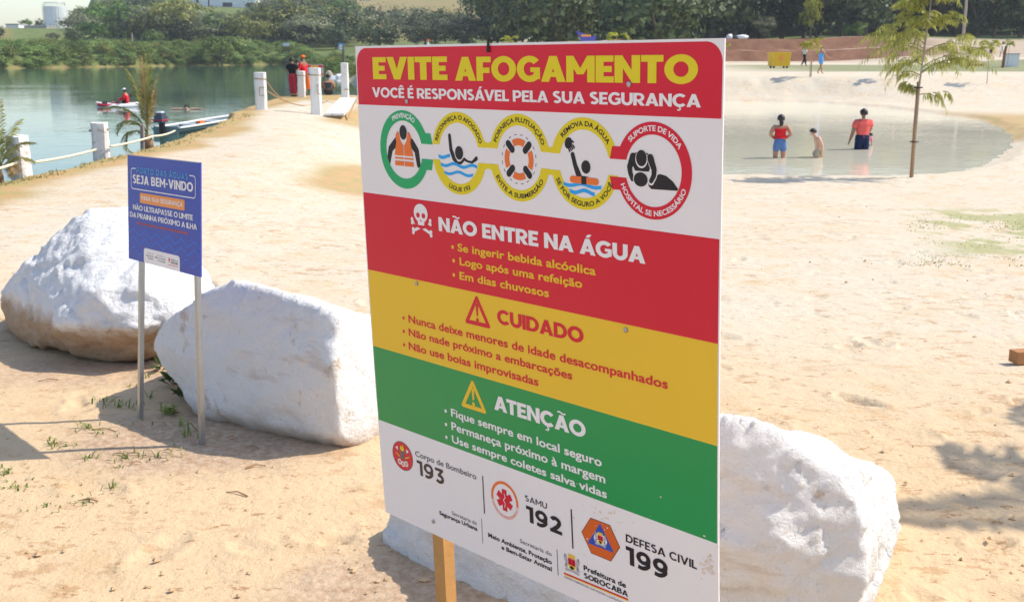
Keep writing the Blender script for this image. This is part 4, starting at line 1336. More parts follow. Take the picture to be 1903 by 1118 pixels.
STAND = dict(pel=(0, 0, .53), wai=(0, .004, .61), che=(0, 0, .73), nec=(0, -.005, .825), hea=(0, .008, .885), top=(0, .004, .955), nos=(0, .068, .888),
             shl=(-.105, 0, .795), ell=(-.14, -.012, .63), wrl=(-.148, .03, .485), hal=(-.148, .042, .44),
             shr=(.105, 0, .795), elr=(.14, -.012, .63), wrr=(.148, .03, .485), har=(.148, .042, .44),
             hil=(-.052, 0, .49), knl=(-.056, .015, .275), anl=(-.058, -.012, .045), tol=(-.064, .085, .018),
             hir=(.052, 0, .49), knr=(.056, .015, .275), anr=(.058, -.012, .045), tor=(.064, .085, .018))
RAD = dict(pel=(.088, .066), wai=(.074, .056), che=(.088, .062), nec=.037, hea=(.056, .064), top=.044, nos=.010, sh=.042, el=.030, wr=.021, ha=(.021, .012), hi=.058, kn=.035, an=.022, to=(.022, .015))


def person(label, loc, rz, H, skin, hair, pose=None, wear=(), build=1.0, longhair=False, cap=None, group=None, limb=1.0):
    J = {k: Vector(v) for k, v in STAND.items()}
    for k, v in (pose or {}).items(): J[k] = Vector(v)
    root = empty('person', loc, label, 'person', group, rz)
    root.scale = (H, H, H)
    def rad(k, f=1.0):
        b = k if k in RAD else k[:2]
        r_ = RAD[b]
        q = f * (build if b in ('pel', 'wai', 'che') else limb if b in ('sh', 'el', 'hi', 'kn', 'wr', 'an') else 1)
        return tuple(x * q for x in r_) if hasattr(r_, '__len__') else r_ * q
    names = ['pel', 'wai', 'che', 'nec', 'hea', 'top', 'nos', 'shl', 'ell', 'wrl', 'hal', 'shr', 'elr', 'wrr', 'har', 'hil', 'knl', 'anl', 'tol', 'hir', 'knr', 'anr', 'tor']
    pts = [(J[k], rad(k)) for k in names]
    ix = {k: i for i, k in enumerate(names)}
    ed = [(ix[a], ix[b]) for a, b in (('pel', 'wai'), ('wai', 'che'), ('che', 'nec'), ('nec', 'hea'), ('hea', 'top'), ('hea', 'nos'), ('che', 'shl'), ('shl', 'ell'), ('ell', 'wrl'), ('wrl', 'hal'), ('che', 'shr'), ('shr', 'elr'), ('elr', 'wrr'), ('wrr', 'har'),
                                      ('pel', 'hil'), ('hil', 'knl'), ('knl', 'anl'), ('anl', 'tol'), ('pel', 'hir'), ('hir', 'knr'), ('knr', 'anr'), ('anr', 'tor'))]
    for s_ in 'lr':                                     # four fingers and a thumb
        h, wv = J['ha' + s_], J['wr' + s_]
        d = (h - wv).normalized(); sd_ = d.cross(Vector((1, 0, 0)))
        if sd_.length < .1: sd_ = d.cross(Vector((0, 0, 1)))
        sd_.normalize(); curl = d.cross(sd_).normalized() * (.3 if s_ == 'l' else -.3)
        for k, ln in enumerate((.040, .046, .043, .034)):
            q = h + sd_ * (k - 1.5) * .0095 + d * .012
            m_ = q + d * ln * .55 + curl * .012; t_ = q + d * ln + curl * .030
            b0_ = len(pts)
            pts += [(q, .0058), (m_, .0052), (t_, .0042)]
            ed += [(ix['ha' + s_], b0_), (b0_, b0_ + 1), (b0_ + 1, b0_ + 2)]
        b0_ = len(pts); q = wv.lerp(h, .5) - sd_ * .018
        pts += [(q, .0065), (q - sd_ * .014 + d * .022, .0055)]
        ed += [(ix['ha' + s_], b0_), (b0_, b0_ + 1)]
    skin_obj('body', pts, ed, skin, root)
    hd = J['hea'].lerp(J['top'], .40); up = (J['top'] - J['nec']).normalized(); fw = (J['nos'] - J['hea']); fw = (fw - up * fw.dot(up)).normalized(); sd_ = fw.cross(up)
    M_ = Matrix((sd_, fw, up)).transposed()
    def shell(name, sx, sy, sz, off, keep, mat):
        bm = bmesh.new(); bmesh.ops.create_icosphere(bm, subdivisions=3, radius=1)
        bmesh.ops.delete(bm, geom=[v for v in bm.verts if not keep(v.co)], context='VERTS')
        for v in bm.verts:
            k = 1 + .06 * mnoise.noise(v.co * 4)
            v.co = M_ @ Vector((v.co.x * sx * k, v.co.y * sy * k, v.co.z * sz * k)) + hd + M_ @ Vector(off)
        me = bpy.data.meshes.new(name); bm.to_mesh(me); bm.free()
        me.polygons.foreach_set('use_smooth', [True] * len(me.polygons))
        return link(name, me, [mat], root)
    if hair: shell('hair', .064, .073, .070, (0, -.007, .006), lambda c: c.z > (.28 if c.y > .45 else -.15 if c.y > 0 else -.62), hair)
    if longhair and hair: skin_obj('hair', [(hd + M_ @ Vector((0, -.05, 0)), .036), (hd + M_ @ Vector((0, -.062, -.055)), (.040, .022)), (hd + M_ @ Vector((0, -.052, -.125)), (.030, .016))], [(0, 1), (1, 2)], hair, root)
    if cap:
        shell('cap', .067, .076, .074, (0, 0, .010), lambda c: c.z > .15, cap)
    for q in (-1, 1):
        eye = MB(); eye.mat(M_BLACK).box(hd + M_ @ Vector((q * .021, .058, .0)), (.009, .009, .006), M_); eye.build('eye', root)
    for it in wear:
        kind, mat = it[0], it[1]; f = it[2] if len(it) > 2 else 1.13
        if kind in ('shirt', 'long_shirt', 'tank', 'band'):
            t0 = J['pel'] - (J['wai'] - J['pel']) * .12
            if kind == 'band': q = [(J['wai'].lerp(J['che'], .05), rad('wai', f)), (J['wai'].lerp(J['che'], .55), rad('che', f * .93)), (J['wai'].lerp(J['che'], .80), rad('che', f * .93))]; e_ = [(0, 1), (1, 2)]
            else:
                q = [(t0, rad('pel', f * 1.02)), (J['wai'], rad('wai', f * 1.06)), (J['che'], rad('che', f)), (J['che'].lerp(J['nec'], .90), (.052, .046))]; e_ = [(0, 1), (1, 2), (2, 3)]
                for s_ in 'lr':
                    a, b = J['sh' + s_], J['el' + s_]
                    k0 = len(q); q.append((a, rad('sh', f * 1.04))); e_.append((2, k0))
                    if kind != 'tank':
                        q.append((a.lerp(b, .80), rad('sh', f * .95))); e_.append((k0, k0 + 1))
                        if kind == 'long_shirt': q += [(b, rad('el', f * 1.15)), (b.lerp(J['wr' + s_], .92), rad('wr', f * 1.25))]; e_ += [(k0 + 1, k0 + 2), (k0 + 2, k0 + 3)]
            skin_obj({'band': 'top', 'tank': 'tank_top'}.get(kind, 'shirt'), q, e_, mat, root, root_i=1)
        elif kind in ('shorts', 'trousers', 'bermudas'):
            q = [(J['pel'].lerp(J['wai'], 1.25), rad('pel', f * .93)), (J['pel'], rad('pel', f))]; e_ = [(0, 1)]
            for s_ in 'lr':
                k0 = len(q); q.append((J['hi' + s_], rad('hi', f * 1.06))); e_.append((1, k0))
                fr = {'shorts': .66, 'bermudas': 1.22, 'trousers': 1.0}[kind]
                q.append((J['hi' + s_].lerp(J['kn' + s_], fr), rad('kn', f * (1.75 if kind == 'shorts' else 1.45)))); e_.append((k0, k0 + 1))
                if kind == 'trousers': q.append((J['kn' + s_].lerp(J['an' + s_], .93), rad('an', f * 1.35))); e_.append((k0 + 1, k0 + 2))
            skin_obj('trousers' if kind == 'trousers' else 'shorts', q, e_, mat, root, root_i=1)
        elif kind == 'shoes':
            for s_ in 'lr': skin_obj('shoe', [(J['an' + s_] - Vector((0, .02, .018)), (.026, .022)), (J['to' + s_] + Vector((0, .012, .002)), (.026, .016))], [(0, 1)], mat, root)
    return root


def cloth(n, c): return plain(n, c, .85, .15, vary=.12, scale=6)
SK1, SK2, SK3 = plain('tan skin', (.42, .21, .13), .55, .35, vary=.06), plain('light skin', (.60, .36, .25), .55, .35, vary=.06), plain('brown skin', (.27, .13, .08), .55, .35, vary=.06)
HAIR = plain('dark hair', (.018, .014, .013), .5, .4, vary=.2)
C_RED, C_DENIM, C_CORAL, C_NAVY, C_BLACK = cloth('red cloth', (.62, .018, .028)), cloth('blue denim', (.10, .18, .38), ), cloth('coral shirt', (.68, .115, .10)), cloth('navy cloth', (.014, .022, .065)), cloth('black cloth', (.018, .018, .020))
C_WINE, C_ORANGE, C_YELL, C_WHITE, C_SKY, C_LIME, C_PINK, C_GREY, C_KHAKI = cloth('red trousers', (.42, .035, .055)), cloth('orange cloth', (.85, .16, .02)), cloth('yellow shirt', (.80, .66, .22)), cloth('white shirt', (.72, .72, .70)), cloth('sky blue cloth', (.12, .38, .78)), cloth('lime shirt', (.38, .62, .10)), cloth('pink cloth', (.80, .22, .40)), cloth('charcoal cloth', (.05, .055, .06)), cloth('beige shorts', (.52, .43, .30))

# waders in the pond
p = onz(1448, 293.5, POND_Z)
person('woman in a red strapless top and denim shorts standing in the pond', (p.x, p.y, POND_Z - .42), R(-4), 1.56, SK1, HAIR,
       dict(ell=(-.172, -.03, .655), wrl=(-.085, .075, .585), hal=(-.045, .085, .58), elr=(.172, -.03, .655), wrr=(.085, .075, .585), har=(.045, .085, .58), hil=(-.060, 0, .49), hir=(.060, 0, .49), knl=(-.066, .0, .275), knr=(.062, 0, .275)),
       (('band', C_RED, 1.10), ('shorts', C_DENIM, 1.16)), 1.06, True, limb=1.08)
p = onz(1521, 292.5, POND_Z)
person('boy with bare back wading in the pond, bent forward in pale shorts', (p.x, p.y, POND_Z - .50), R(90), 1.34, SK2, HAIR,
       dict(pel=(0, -.02, .53), wai=(0, .01, .60), che=(0, .045, .71), nec=(0, .085, .79), hea=(0, .125, .835), top=(0, .15, .895), nos=(0, .175, .815), shl=(-.10, .05, .765), shr=(.10, .05, .765), ell=(-.13, -.02, .615), wrl=(-.125, -.03, .48), hal=(-.122, -.03, .435), elr=(.13, -.02, .62), wrr=(.12, -.05, .49), har=(.118, -.055, .445), hil=(-.05, -.01, .49), hir=(.05, -.01, .49), knl=(-.055, .10, .31), knr=(.055, .06, .29)),
       (('shorts', C_KHAKI, 1.12),), 1.02, limb=1.15)
p = onz(1601, 277.5, POND_Z)
person('heavy man in a coral shirt and navy shorts standing in the pond, back turned', (p.x, p.y, POND_Z - .60), R(6), 1.76, SK3, HAIR,
       dict(ell=(-.165, -.03, .64), wrl=(-.195, .0, .51), hal=(-.205, .01, .465), elr=(.14, .04, .65), wrr=(.10, .12, .56), har=(.085, .14, .53), shl=(-.118, 0, .795), shr=(.118, 0, .795)),
       (('shirt', C_CORAL, 1.16), ('bermudas', C_NAVY, 1.18)), 1.30, limb=1.12)
p = onz(1611, 271, POND_Z)
person('small child in pink half hidden behind the man in the coral shirt', (p.x, p.y, POND_Z - .52), R(150), .98, SK2, HAIR,
       dict(pel=(.10, -.02, .53), che=(-.02, .06, .70), wai=(.05, .02, .61), nec=(-.06, .09, .78), hea=(-.10, .12, .83), top=(-.13, .14, .89), nos=(-.12, .17, .81)), (('shirt', C_PINK, 1.2), ('shorts', C_NAVY, 1.2)), 1.05)
# on the pier
g = onz(545, 180, -.24)
person('person in a black top and red trousers standing on the pier, seen from behind', (g.x, g.y, g.z), R(-22), 1.64, SK1, HAIR,
       dict(ell=(-.165, .035, .66), wrl=(-.13, .12, .60), hal=(-.09, .15, .60), elr=(.15, .05, .66), wrr=(.10, .13, .62), har=(.07, .15, .62), anl=(-.03, -.03, .045), tol=(-.03, .07, .018), knl=(-.04, .02, .275)),
       (('shirt', C_BLACK, 1.2), ('trousers', C_WINE, 1.25), ('shoes', C_BLACK)), 1.14, limb=1.15)
g.z = -.24; lg = aty(566, 181, g.y + .8)
life = person('lifeguard in a red long sleeved shirt and orange cap on the pier', (lg.x, g.y + .8, g.z), R(58), 1.72, SK3, None,
              dict(ell=(-.15, .02, .64), wrl=(-.10, .12, .60), hal=(-.07, .15, .59)), (('long_shirt', C_RED, 1.16), ('bermudas', C_BLACK, 1.15)), 1.08, cap=C_ORANGE)
q_ = aty(556, 180, g.y + 1.3)
person('person in a pale yellow shirt mostly hidden between the two people on the pier', (q_.x, g.y + 1.3, g.z), R(170), 1.52, SK2, HAIR, None, (('shirt', C_YELL, 1.15), ('bermudas', C_BLACK, 1.12)))
# rescue can hanging at the lifeguard's side
rc_ = aty(572.5, 150, g.y + .55)
root = empty('rescue_can', (rc_.x, rc_.y, rc_.z - .36), "orange rescue can hanging at the lifeguard's side behind the gate post", 'rescue can')
M_CAN = plain('orange plastic', (.90, .18, .015), .35, .4)
mb = MB(); mb.mat(M_CAN).tube([(0, 0, 0), (0, 0, .03), (0, 0, .12), (0, 0, .55), (0, 0, .66), (0, 0, .70)], [.03, .085, .115, .115, .08, .03], 14); mb.build('float', root, smooth=True)
for q in (-1, 1):
    mb = MB(); mb.mat(M_RUBBER); mb.tube([(q * .115, 0, .2), (q * .15, -.02, .25), (q * .15, -.02, .42), (q * .115, 0, .47)], .014, 6); mb.build('handle', root)
SIT = dict(pel=(0, 0, .055), wai=(0, .01, .14), che=(0, .025, .27), nec=(0, .04, .365), hea=(0, .06, .425), top=(0, .065, .49), nos=(0, .115, .425), shl=(-.108, .025, .335), shr=(.108, .025, .335), ell=(-.150, .07, .19), wrl=(-.10, .18, .13), hal=(-.08, .21, .12), elr=(.150, .07, .19), wrr=(.10, .18, .13), har=(.08, .21, .12),
           hil=(-.055, .03, .06), knl=(-.085, .24, .12), anl=(-.03, .20, -.02), tol=(-.02, .28, -.05), hir=(.055, .03, .06), knr=(.085, .24, .12), anr=(.03, .20, -.02), tor=(.02, .28, -.05))
g = onz(611, 176, -.24)
person('bare backed person in dark shorts sitting on the pier edge behind the gate posts', (g.x, g.y, g.z), R(10), 1.70, SK1, HAIR, SIT, (('shorts', C_GREY, 1.25), ('band', C_GREY, 1.06)), 1.15, limb=1.15)
# far across on the sand track
g = aty(574, 104, 150.0)
gq = gz(g.x, 150.0)
person('distant person in red sitting at the edge of the far sand track', (g.x, 150.0, gq), R(160), 1.9, SK1, HAIR, SIT, (('shirt', C_RED, 1.25), ('trousers', C_NAVY, 1.2)), 1.1)
# beach walkers
WALK = dict(hil=(-.05, .0, .49), knl=(-.052, .085, .285), anl=(-.052, .12, .05), tol=(-.055, .20, .03), hir=(.05, 0, .49), knr=(.052, -.03, .27), anr=(.052, -.17, .075), tor=(.055, -.11, .02), ell=(-.14, -.07, .65), wrl=(-.15, -.10, .51), hal=(-.15, -.10, .465), elr=(.14, .045, .64), wrr=(.15, .12, .52), har=(.15, .14, .48))
p = onground(1494, 123, 20, 140)
person('walker in a white shirt and black trousers crossing the grass beyond the pond', (p.x, p.y, p.z), R(-78), 36.5 * p.y / FPX, SK1, plain('grey hair', (.16, .15, .15), .6), WALK, (('shirt', C_WHITE, 1.2), ('trousers', C_BLACK, 1.2), ('shoes', C_BLACK)), 1.1)
p = onground(1524, 138, 20, 140)
person('walker in a sky blue tank top with bare legs striding over the sand', (p.x, p.y, p.z), R(-62), 51 * p.y / FPX, SK1, HAIR, {**WALK, 'elr': (.15, .08, .66), 'wrr': (.17, .20, .57), 'har': (.18, .235, .55), 'ell': (-.16, -.07, .65), 'wrl': (-.2, -.11, .52), 'hal': (-.21, -.12, .475)}, (('tank', C_SKY, 1.2), ('shorts', C_SKY, 1.1)))
p = onground(1841, 110, 20, 170)
person('distant walker in a lime green shirt on the far sand road at right', (p.x, p.y, p.z), R(60), 31 * p.y / FPX, SK2, None, WALK, (('shirt', C_LIME, 1.25), ('shorts', C_GREY, 1.15)), 1.1, cap=C_WHITE)
p = onground(1862, 107.5, 20, 170)
person('distant walker in a white top beside the brown post at right', (p.x, p.y, p.z), R(30), 29 * p.y / FPX, SK1, HAIR, WALK, (('shirt', C_WHITE, 1.22), ('shorts', C_WHITE, 1.15)), 1.05)

# ---- kayak and paddler
k0 = onz(222, 199, LAKE_Z)
root = empty('kayak', (k0.x, k0.y, LAKE_Z), 'low red and white kayak on the lake behind the palm sapling', 'kayak', rz=R(12))
def hull(name, Lh, B, D, rise, mat, parent, n=16, z0=0.0):
    bm = bmesh.new(); rows = []
    for i in range(n + 1):
        t = -1 + 2 * i / n; wv = B / 2 * max(0.02, (1 - abs(t) ** 2.4)); zr = rise * abs(t) ** 2.5
        rows.append([bm.verts.new((t * Lh / 2, wv * math.cos(R(a)) , z0 + zr + D * (.55 * math.sin(R(a)) if a > 0 and a < 180 else .5 * math.sin(R(a))))) for a in range(0, 360, 30)])
    for a, b in zip(rows, rows[1:]):
        for i in range(12): bm.faces.new((a[i], a[(i + 1) % 12], b[(i + 1) % 12], b[i]))
    bm.faces.new(rows[0]); bm.faces.new(rows[-1][::-1])
    me = bpy.data.meshes.new(name); bm.to_mesh(me); bm.free(); me.polygons.foreach_set('use_smooth', [True] * len(me.polygons))
    return link(name, me, [mat], parent)
M_KR, M_KW = plain('red plastic hull', (.62, .03, .05), .35, .4), plain('white plastic hull', (.76, .72, .72), .35, .4)
hull('hull', 2.3, .68, .34, .10, M_KW, root, z0=.02); hh_ = hull('front_deck', 1.15, .56, .22, .06, M_KR, root, z0=.09); hh_.location = (-.56, 0, 0)
person('paddler in a red shirt and white cap sitting in the kayak', (k0.x + .40, k0.y + .08, LAKE_Z + .10), R(88), 1.68, SK1, HAIR,
       {**SIT, 'knl': (-.07, .22, .16), 'anl': (-.06, .44, .05), 'tol': (-.06, .48, .12), 'knr': (.07, .22, .16), 'anr': (.06, .44, .05), 'tor': (.06, .48, .12), 'wrl': (-.12, .22, .20), 'hal': (-.12, .25, .20), 'wrr': (.12, .22, .20), 'har': (.12, .25, .20)}, (('long_shirt', C_RED, 1.22), ('shorts', C_BLACK, 1.2)), 1.1, cap=C_WHITE)
root = empty('kayak_paddle', (k0.x - .05, k0.y - .1, LAKE_Z + .42), "dark double paddle held across the paddler's knees", 'paddle', rz=R(70))
mb = MB(); mb.mat(M_RUBBER).tube([(-.85, 0, -.12), (.85, 0, .12)], .018, 8); mb.build('shaft', root)
for q in (-1, 1):
    mb = MB(); mb.mat(M_RUBBER).box((q * 1.02, 0, q * .145), (.42, .03, .16), taper=.8); mb.build('blade', root)
# ---- swimmer
p = onz(347, 203.5, LAKE_Z)
person('swimmer with arms spread wide, only head and arms above the lake', (p.x, p.y, LAKE_Z - 1.42), R(180), 1.70, SK2, HAIR,
       dict(ell=(-.27, .0, .855), wrl=(-.41, .02, .852), hal=(-.46, .02, .85), elr=(.27, .0, .855), wrr=(.41, .02, .852), har=(.46, .02, .85), shl=(-.11, 0, .838), shr=(.11, 0, .838)), ())
# ---- moored boat with an outboard motor
bs = onz(309, 250, LAKE_Z); bb = aty(447, 206, bs.y + 6.4)
dv = Vector((bb.x - bs.x, bb.y - bs.y, 0)); Lb = dv.length; ang = math.atan2(dv.y, dv.x)
boat = empty('motor_boat', (bs.x, bs.y, LAKE_Z), 'white and blue grey aluminium boat moored along the lake bank', 'boat', rz=ang)
M_BW, M_BB, M_BG = plain('white boat paint', (.75, .74, .72), .4, .4), plain('blue grey boat paint', (.14, .19, .22), .4, .4), plain('green grey boat side', (.24, .29, .27), .5, .3)
bm = bmesh.new(); rows = []; nb = 18
for i in range(nb + 1):
    t = i / nb; hb = .52 * (1 - max(0, (t - .55) / .45) ** 2.2 * .96); sh_ = .22 + .12 * t ** 2
    rows.append([bm.verts.new((t * Lb, y, z)) for y, z in ((-hb, sh_), (-hb * .96, .12), (-hb * .55, -.12), (hb * .55, -.12), (hb * .96, .12), (hb, sh_), (hb - .05, sh_), (hb * .9 - .05, .1), (-hb * .9 + .05, .1), (-hb + .05, sh_))])
for a, b in zip(rows, rows[1:]):
    for i in range(10): bm.faces.new((a[i], a[(i + 1) % 10], b[(i + 1) % 10], b[i]))
bm.faces.new(rows[0]); bm.faces.new(rows[-1][::-1]); bmesh.ops.recalc_face_normals(bm, faces=bm.faces)
me = bpy.data.meshes.new('hull'); bm.to_mesh(me); bm.free(); link('hull', me, [M_BB], boat)
for s_ in (-1, 1):
    mb = MB(); mb.mat(M_BW); A = []
    for i in range(nb + 1):
        t = i / nb; hb = .52 * (1 - max(0, (t - .55) / .45) ** 2.2 * .96); A.append((t * Lb, s_ * (hb + .01), .22 + .12 * t ** 2 + .02))
    mb.tube(A, .042, 8); mb.build('gunwale', boat, smooth=True)
mb = MB(); mb.mat(M_BG).box((-.012, 0, .09), (.02, .96, .40)); mb.build('transom', boat)
for t in (.32, .62):
    mb = MB(); mb.mat(M_BW).box((t * Lb, 0, .24), (.28, .92, .05)); mb.build('seat', boat)
mb = MB(); mb.mat(M_ORG).box((Lb * .3, -.40, .30), (.4, .2, .16), taper=.9); mb.build('cushion', boat)
mot = MB(); mot.mat(plain('dark blue motor cowl', (.045, .06, .085), .3, .5))
mot.box((-.25, .05, .62), (.46, .34, .34), taper=.72); mo = mot.build('motor', boat)
mb = MB(); mb.mat(plain('red stripe', (.55, .03, .06), .4)).box((-.25, .05, .53), (.48, .36, .04)); mb.build('stripe', mo)
mb = MB(); mb.mat(plain('silver cowl top', (.50, .52, .55), .35)).box((-.25, .05, .81), (.30, .23, .05), taper=.7); mb.build('cowl_top', mo)
mb = MB(); mb.mat(M_RUBBER).box((-.18, .05, .12), (.16, .13, .75), taper=1.2); mb.build('shaft', mo)
mb = MB(); mb.mat(M_RUBBER).tube([(-.05, .05, .56), (.40, .1, .60)], .025, 8); mb.build('tiller', mo)

# ================================================================== foliage
L_FOREST = leaf_mat('forest leaves', (.032, .050, .020), (.150, .185, .070), .25, hue=.015)
L_GREYGREEN = leaf_mat('grey green leaves', (.090, .100, .055), (.310, .310, .165), .30, hue=.02)
L_GREEN = leaf_mat('fresh green leaves', (.065, .125, .022), (.230, .320, .060), .35, hue=.02)
L_OLIVE = leaf_mat('olive leaves', (.095, .105, .022), (.310, .290, .070), .32, hue=.02)
L_YELLOW = leaf_mat('yellow green leaves', (.16, .20, .02), (.46, .44, .05), .40, hue=.01)
L_SAP = leaf_mat('sapling leaves', (.21, .23, .045), (.58, .55, .16), .52)
L_PALM = leaf_mat('palm leaves', (.12, .13, .03), (.38, .36, .10), .35)
L_DRY = leaf_mat('dry palm leaves', (.26, .15, .05), (.52, .38, .16), .25)
L_WEED = leaf_mat('weed leaves', (.11, .17, .035), (.34, .40, .11), .35)
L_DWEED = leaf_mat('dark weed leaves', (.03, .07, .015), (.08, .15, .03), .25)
M_BARK = plain('grey bark', (.16, .13, .10), .9, .1, vary=.3, scale=6, bump=.02, bscale=20)
M_BARKP = plain('pale bark', (.40, .34, .27), .85, .1, vary=.25, scale=10)
M_BARKB = plain('brown stake wood', (.34, .20, .11), .85, .1, vary=.25, scale=10)


def crown_np(rx, ry, rz, nclump, per, leaf, seed, flat=0.0, up=.3):
    """leaf clumps through a lumpy ellipsoid: vertices, quads and each clump's own tone"""
    r = np.random.RandomState(seed)
    d = r.normal(size=(nclump, 3)); d /= np.linalg.norm(d, axis=1)[:, None]
    d[:, 2] = np.abs(d[:, 2]) * np.where(r.rand(nclump) < .78, 1, -.7)
    rad = r.uniform(.45, 1.0, nclump) ** .6
    lump = 1 + .22 * np.sin(d[:, 0] * 4 + seed) * np.cos(d[:, 1] * 3.3 + seed * 2) + .12 * np.sin(d[:, 2] * 7 + seed)
    C = d * (rad * lump)[:, None] * np.array([rx, ry, rz])
    tone = np.clip(r.beta(1.0, 1.3, nclump), 0, 1)
    cs = r.uniform(.14, .34, nclump) * (rx + ry + rz) / 3
    n = nclump * per
    ci = np.repeat(np.arange(nclump), per)
    off = r.normal(size=(n, 3)) * np.array([1, 1, .62 - flat * .3]) * .62
    p = C[ci] + off * cs[ci][:, None]
    out = p / np.array([rx, ry, rz]); out /= np.linalg.norm(out, axis=1)[:, None] + 1e-6
    nm = r.normal(size=(n, 3)) * .55 + off * .5 + out * 1.0 + np.array([0, 0, up])
    nm /= np.linalg.norm(nm, axis=1)[:, None]
    a = np.cross(nm, r.normal(size=(n, 3))); a /= np.linalg.norm(a, axis=1)[:, None]
    b = np.cross(nm, a)
    s = leaf * r.uniform(.55, 1.35, n)
    a = a * s[:, None]; b = b * (s * r.uniform(.45, .8, n))[:, None]
    Vv = np.stack([p - a * .5, p + b * .5 - a * .06, p + a * .5, p - b * .5 + a * .04], 1).reshape(-1, 3)
    Ff = np.arange(n * 4).reshape(-1, 4)
    T = np.repeat(np.clip(tone[ci] + r.normal(size=n) * .13, 0, 1), 4)
    return Vv, Ff, T


def mesh_np(name, V, F, T, mats):
    me = bpy.data.meshes.new(name)
    me.vertices.add(len(V)); me.vertices.foreach_set('co', np.ascontiguousarray(V, dtype=np.float32).ravel())
    me.loops.add(len(F) * 4); me.loops.foreach_set('vertex_index', F.ravel().astype(np.int32))
    me.polygons.add(len(F)); me.polygons.foreach_set('loop_start', np.arange(len(F), dtype=np.int32) * 4)
    me.update(calc_edges=True)
    a = me.attributes.new('tone', 'FLOAT', 'POINT'); a.data.foreach_set('value', T.astype(np.float32))
    for m in mats: me.materials.append(m)
    return me


def trunk_mesh(h, r0, seed, spread=.4, nl=5, crown_h=1.0):
    rnd = random.Random(seed); mb = MB()
    top = Vector((rnd.uniform(-.1, .1) * h, rnd.uniform(-.1, .1) * h, h))
    pts = [Vector((0, 0, -.4)), Vector((0, 0, .1)), top * .5 + Vector((rnd.uniform(-.05, .05) * h, 0, 0)), top]
    mb.tube(pts, [r0 * 1.25, r0, r0 * .75, r0 * .45], 7)
    for k in range(nl):
        a = 2 * math.pi * (k + rnd.random()) / nl; z0 = h * rnd.uniform(.5, .95); l_ = spread * rnd.uniform(.7, 1.2)
        p0 = top * (z0 / h); p1 = p0 + Vector((math.cos(a) * l_ * .5, math.sin(a) * l_ * .5, crown_h * .35)); p2 = p0 + Vector((math.cos(a) * l_, math.sin(a) * l_, crown_h * rnd.uniform(.5, .9)))
        mb.tube([p0, p1, p2], [r0 * .45, r0 * .28, r0 * .08], 5, cap=False)
    return mb


_protos = {}


def proto(kind):
    """(crown mesh, trunk mesh) of each kind, unit size about 1 high"""
    if kind in _protos: return _protos[kind]
    spec = dict(
        broad=(.62, .62, .36, 50, 46, .070, .40, L_OLIVE), round=(.45, .45, .46, 52, 46, .066, .30, L_GREEN), grey=(.48, .48, .46, 60, 44, .058, .30, L_GREYGREEN),
        dark=(.46, .46, .52, 64, 46, .058, .28, L_FOREST), tall=(.32, .32, .56, 80, 24, .075, .30, L_FOREST), bush=(.62, .62, .50, 44, 38, .085, .10, L_GREEN), pale=(.40, .40, .44, 60, 22, .08, .34, L_YELLOW), umb=(.66, .66, .24, 44, 50, .066, .54, L_GREEN))[kind]
    rx, ry, rz, nc, per, lf, th, m = spec
    V_, F_, T_ = crown_np(rx, ry, rz, nc, per, lf, sum(map(ord, kind)))
    V_[:, 2] += 1 - rz * 1.02
    cm = mesh_np('crown', V_, F_, T_, [m])
    tb = trunk_mesh(max(.25, 1 - 1.5 * rz), .035, len(kind), rx * .8, 6, rz)
    tm = bpy.data.meshes.new('trunk'); tm.from_pydata(tb.v, [], tb.f); tm.materials.append(M_BARK)
    _protos[kind] = (cm, tm)
    return _protos[kind]


def tree(name, kind, loc, h, label, group=None, wid=1.0, rz=None, cat='tree'):
    cm, tm = proto(kind)
    rnd = random.Random(int(loc[0] * 31 + loc[1] * 17))
    root = empty(name, loc, label, cat, group, rnd.uniform(0, 6.28) if rz is None else rz)
    root.scale = (h * wid, h * wid, h)
    for n_, me_ in (('crown', cm), ('trunk', tm)):
        if kind == 'bush' and n_ == 'trunk': n_ = 'stem'
        o = bpy.data.objects.new(n_, me_); COL.objects.link(o); o.parent = root
    return root


def far(px, y, dz=0.0):
    x = (px - CX) / FPX * y * 1.0
    x = ray(px, 90)[0] / ray(px, 90)[1] * y
    return Vector((x, y, gz(x, y) + dz))


def htop(px, pytop, y):
    """height that reaches the picture height pytop from the ground at that place"""
    p = far(px, y); t = aty(px, pytop, y)
    return max(.5, t.z - p.z)


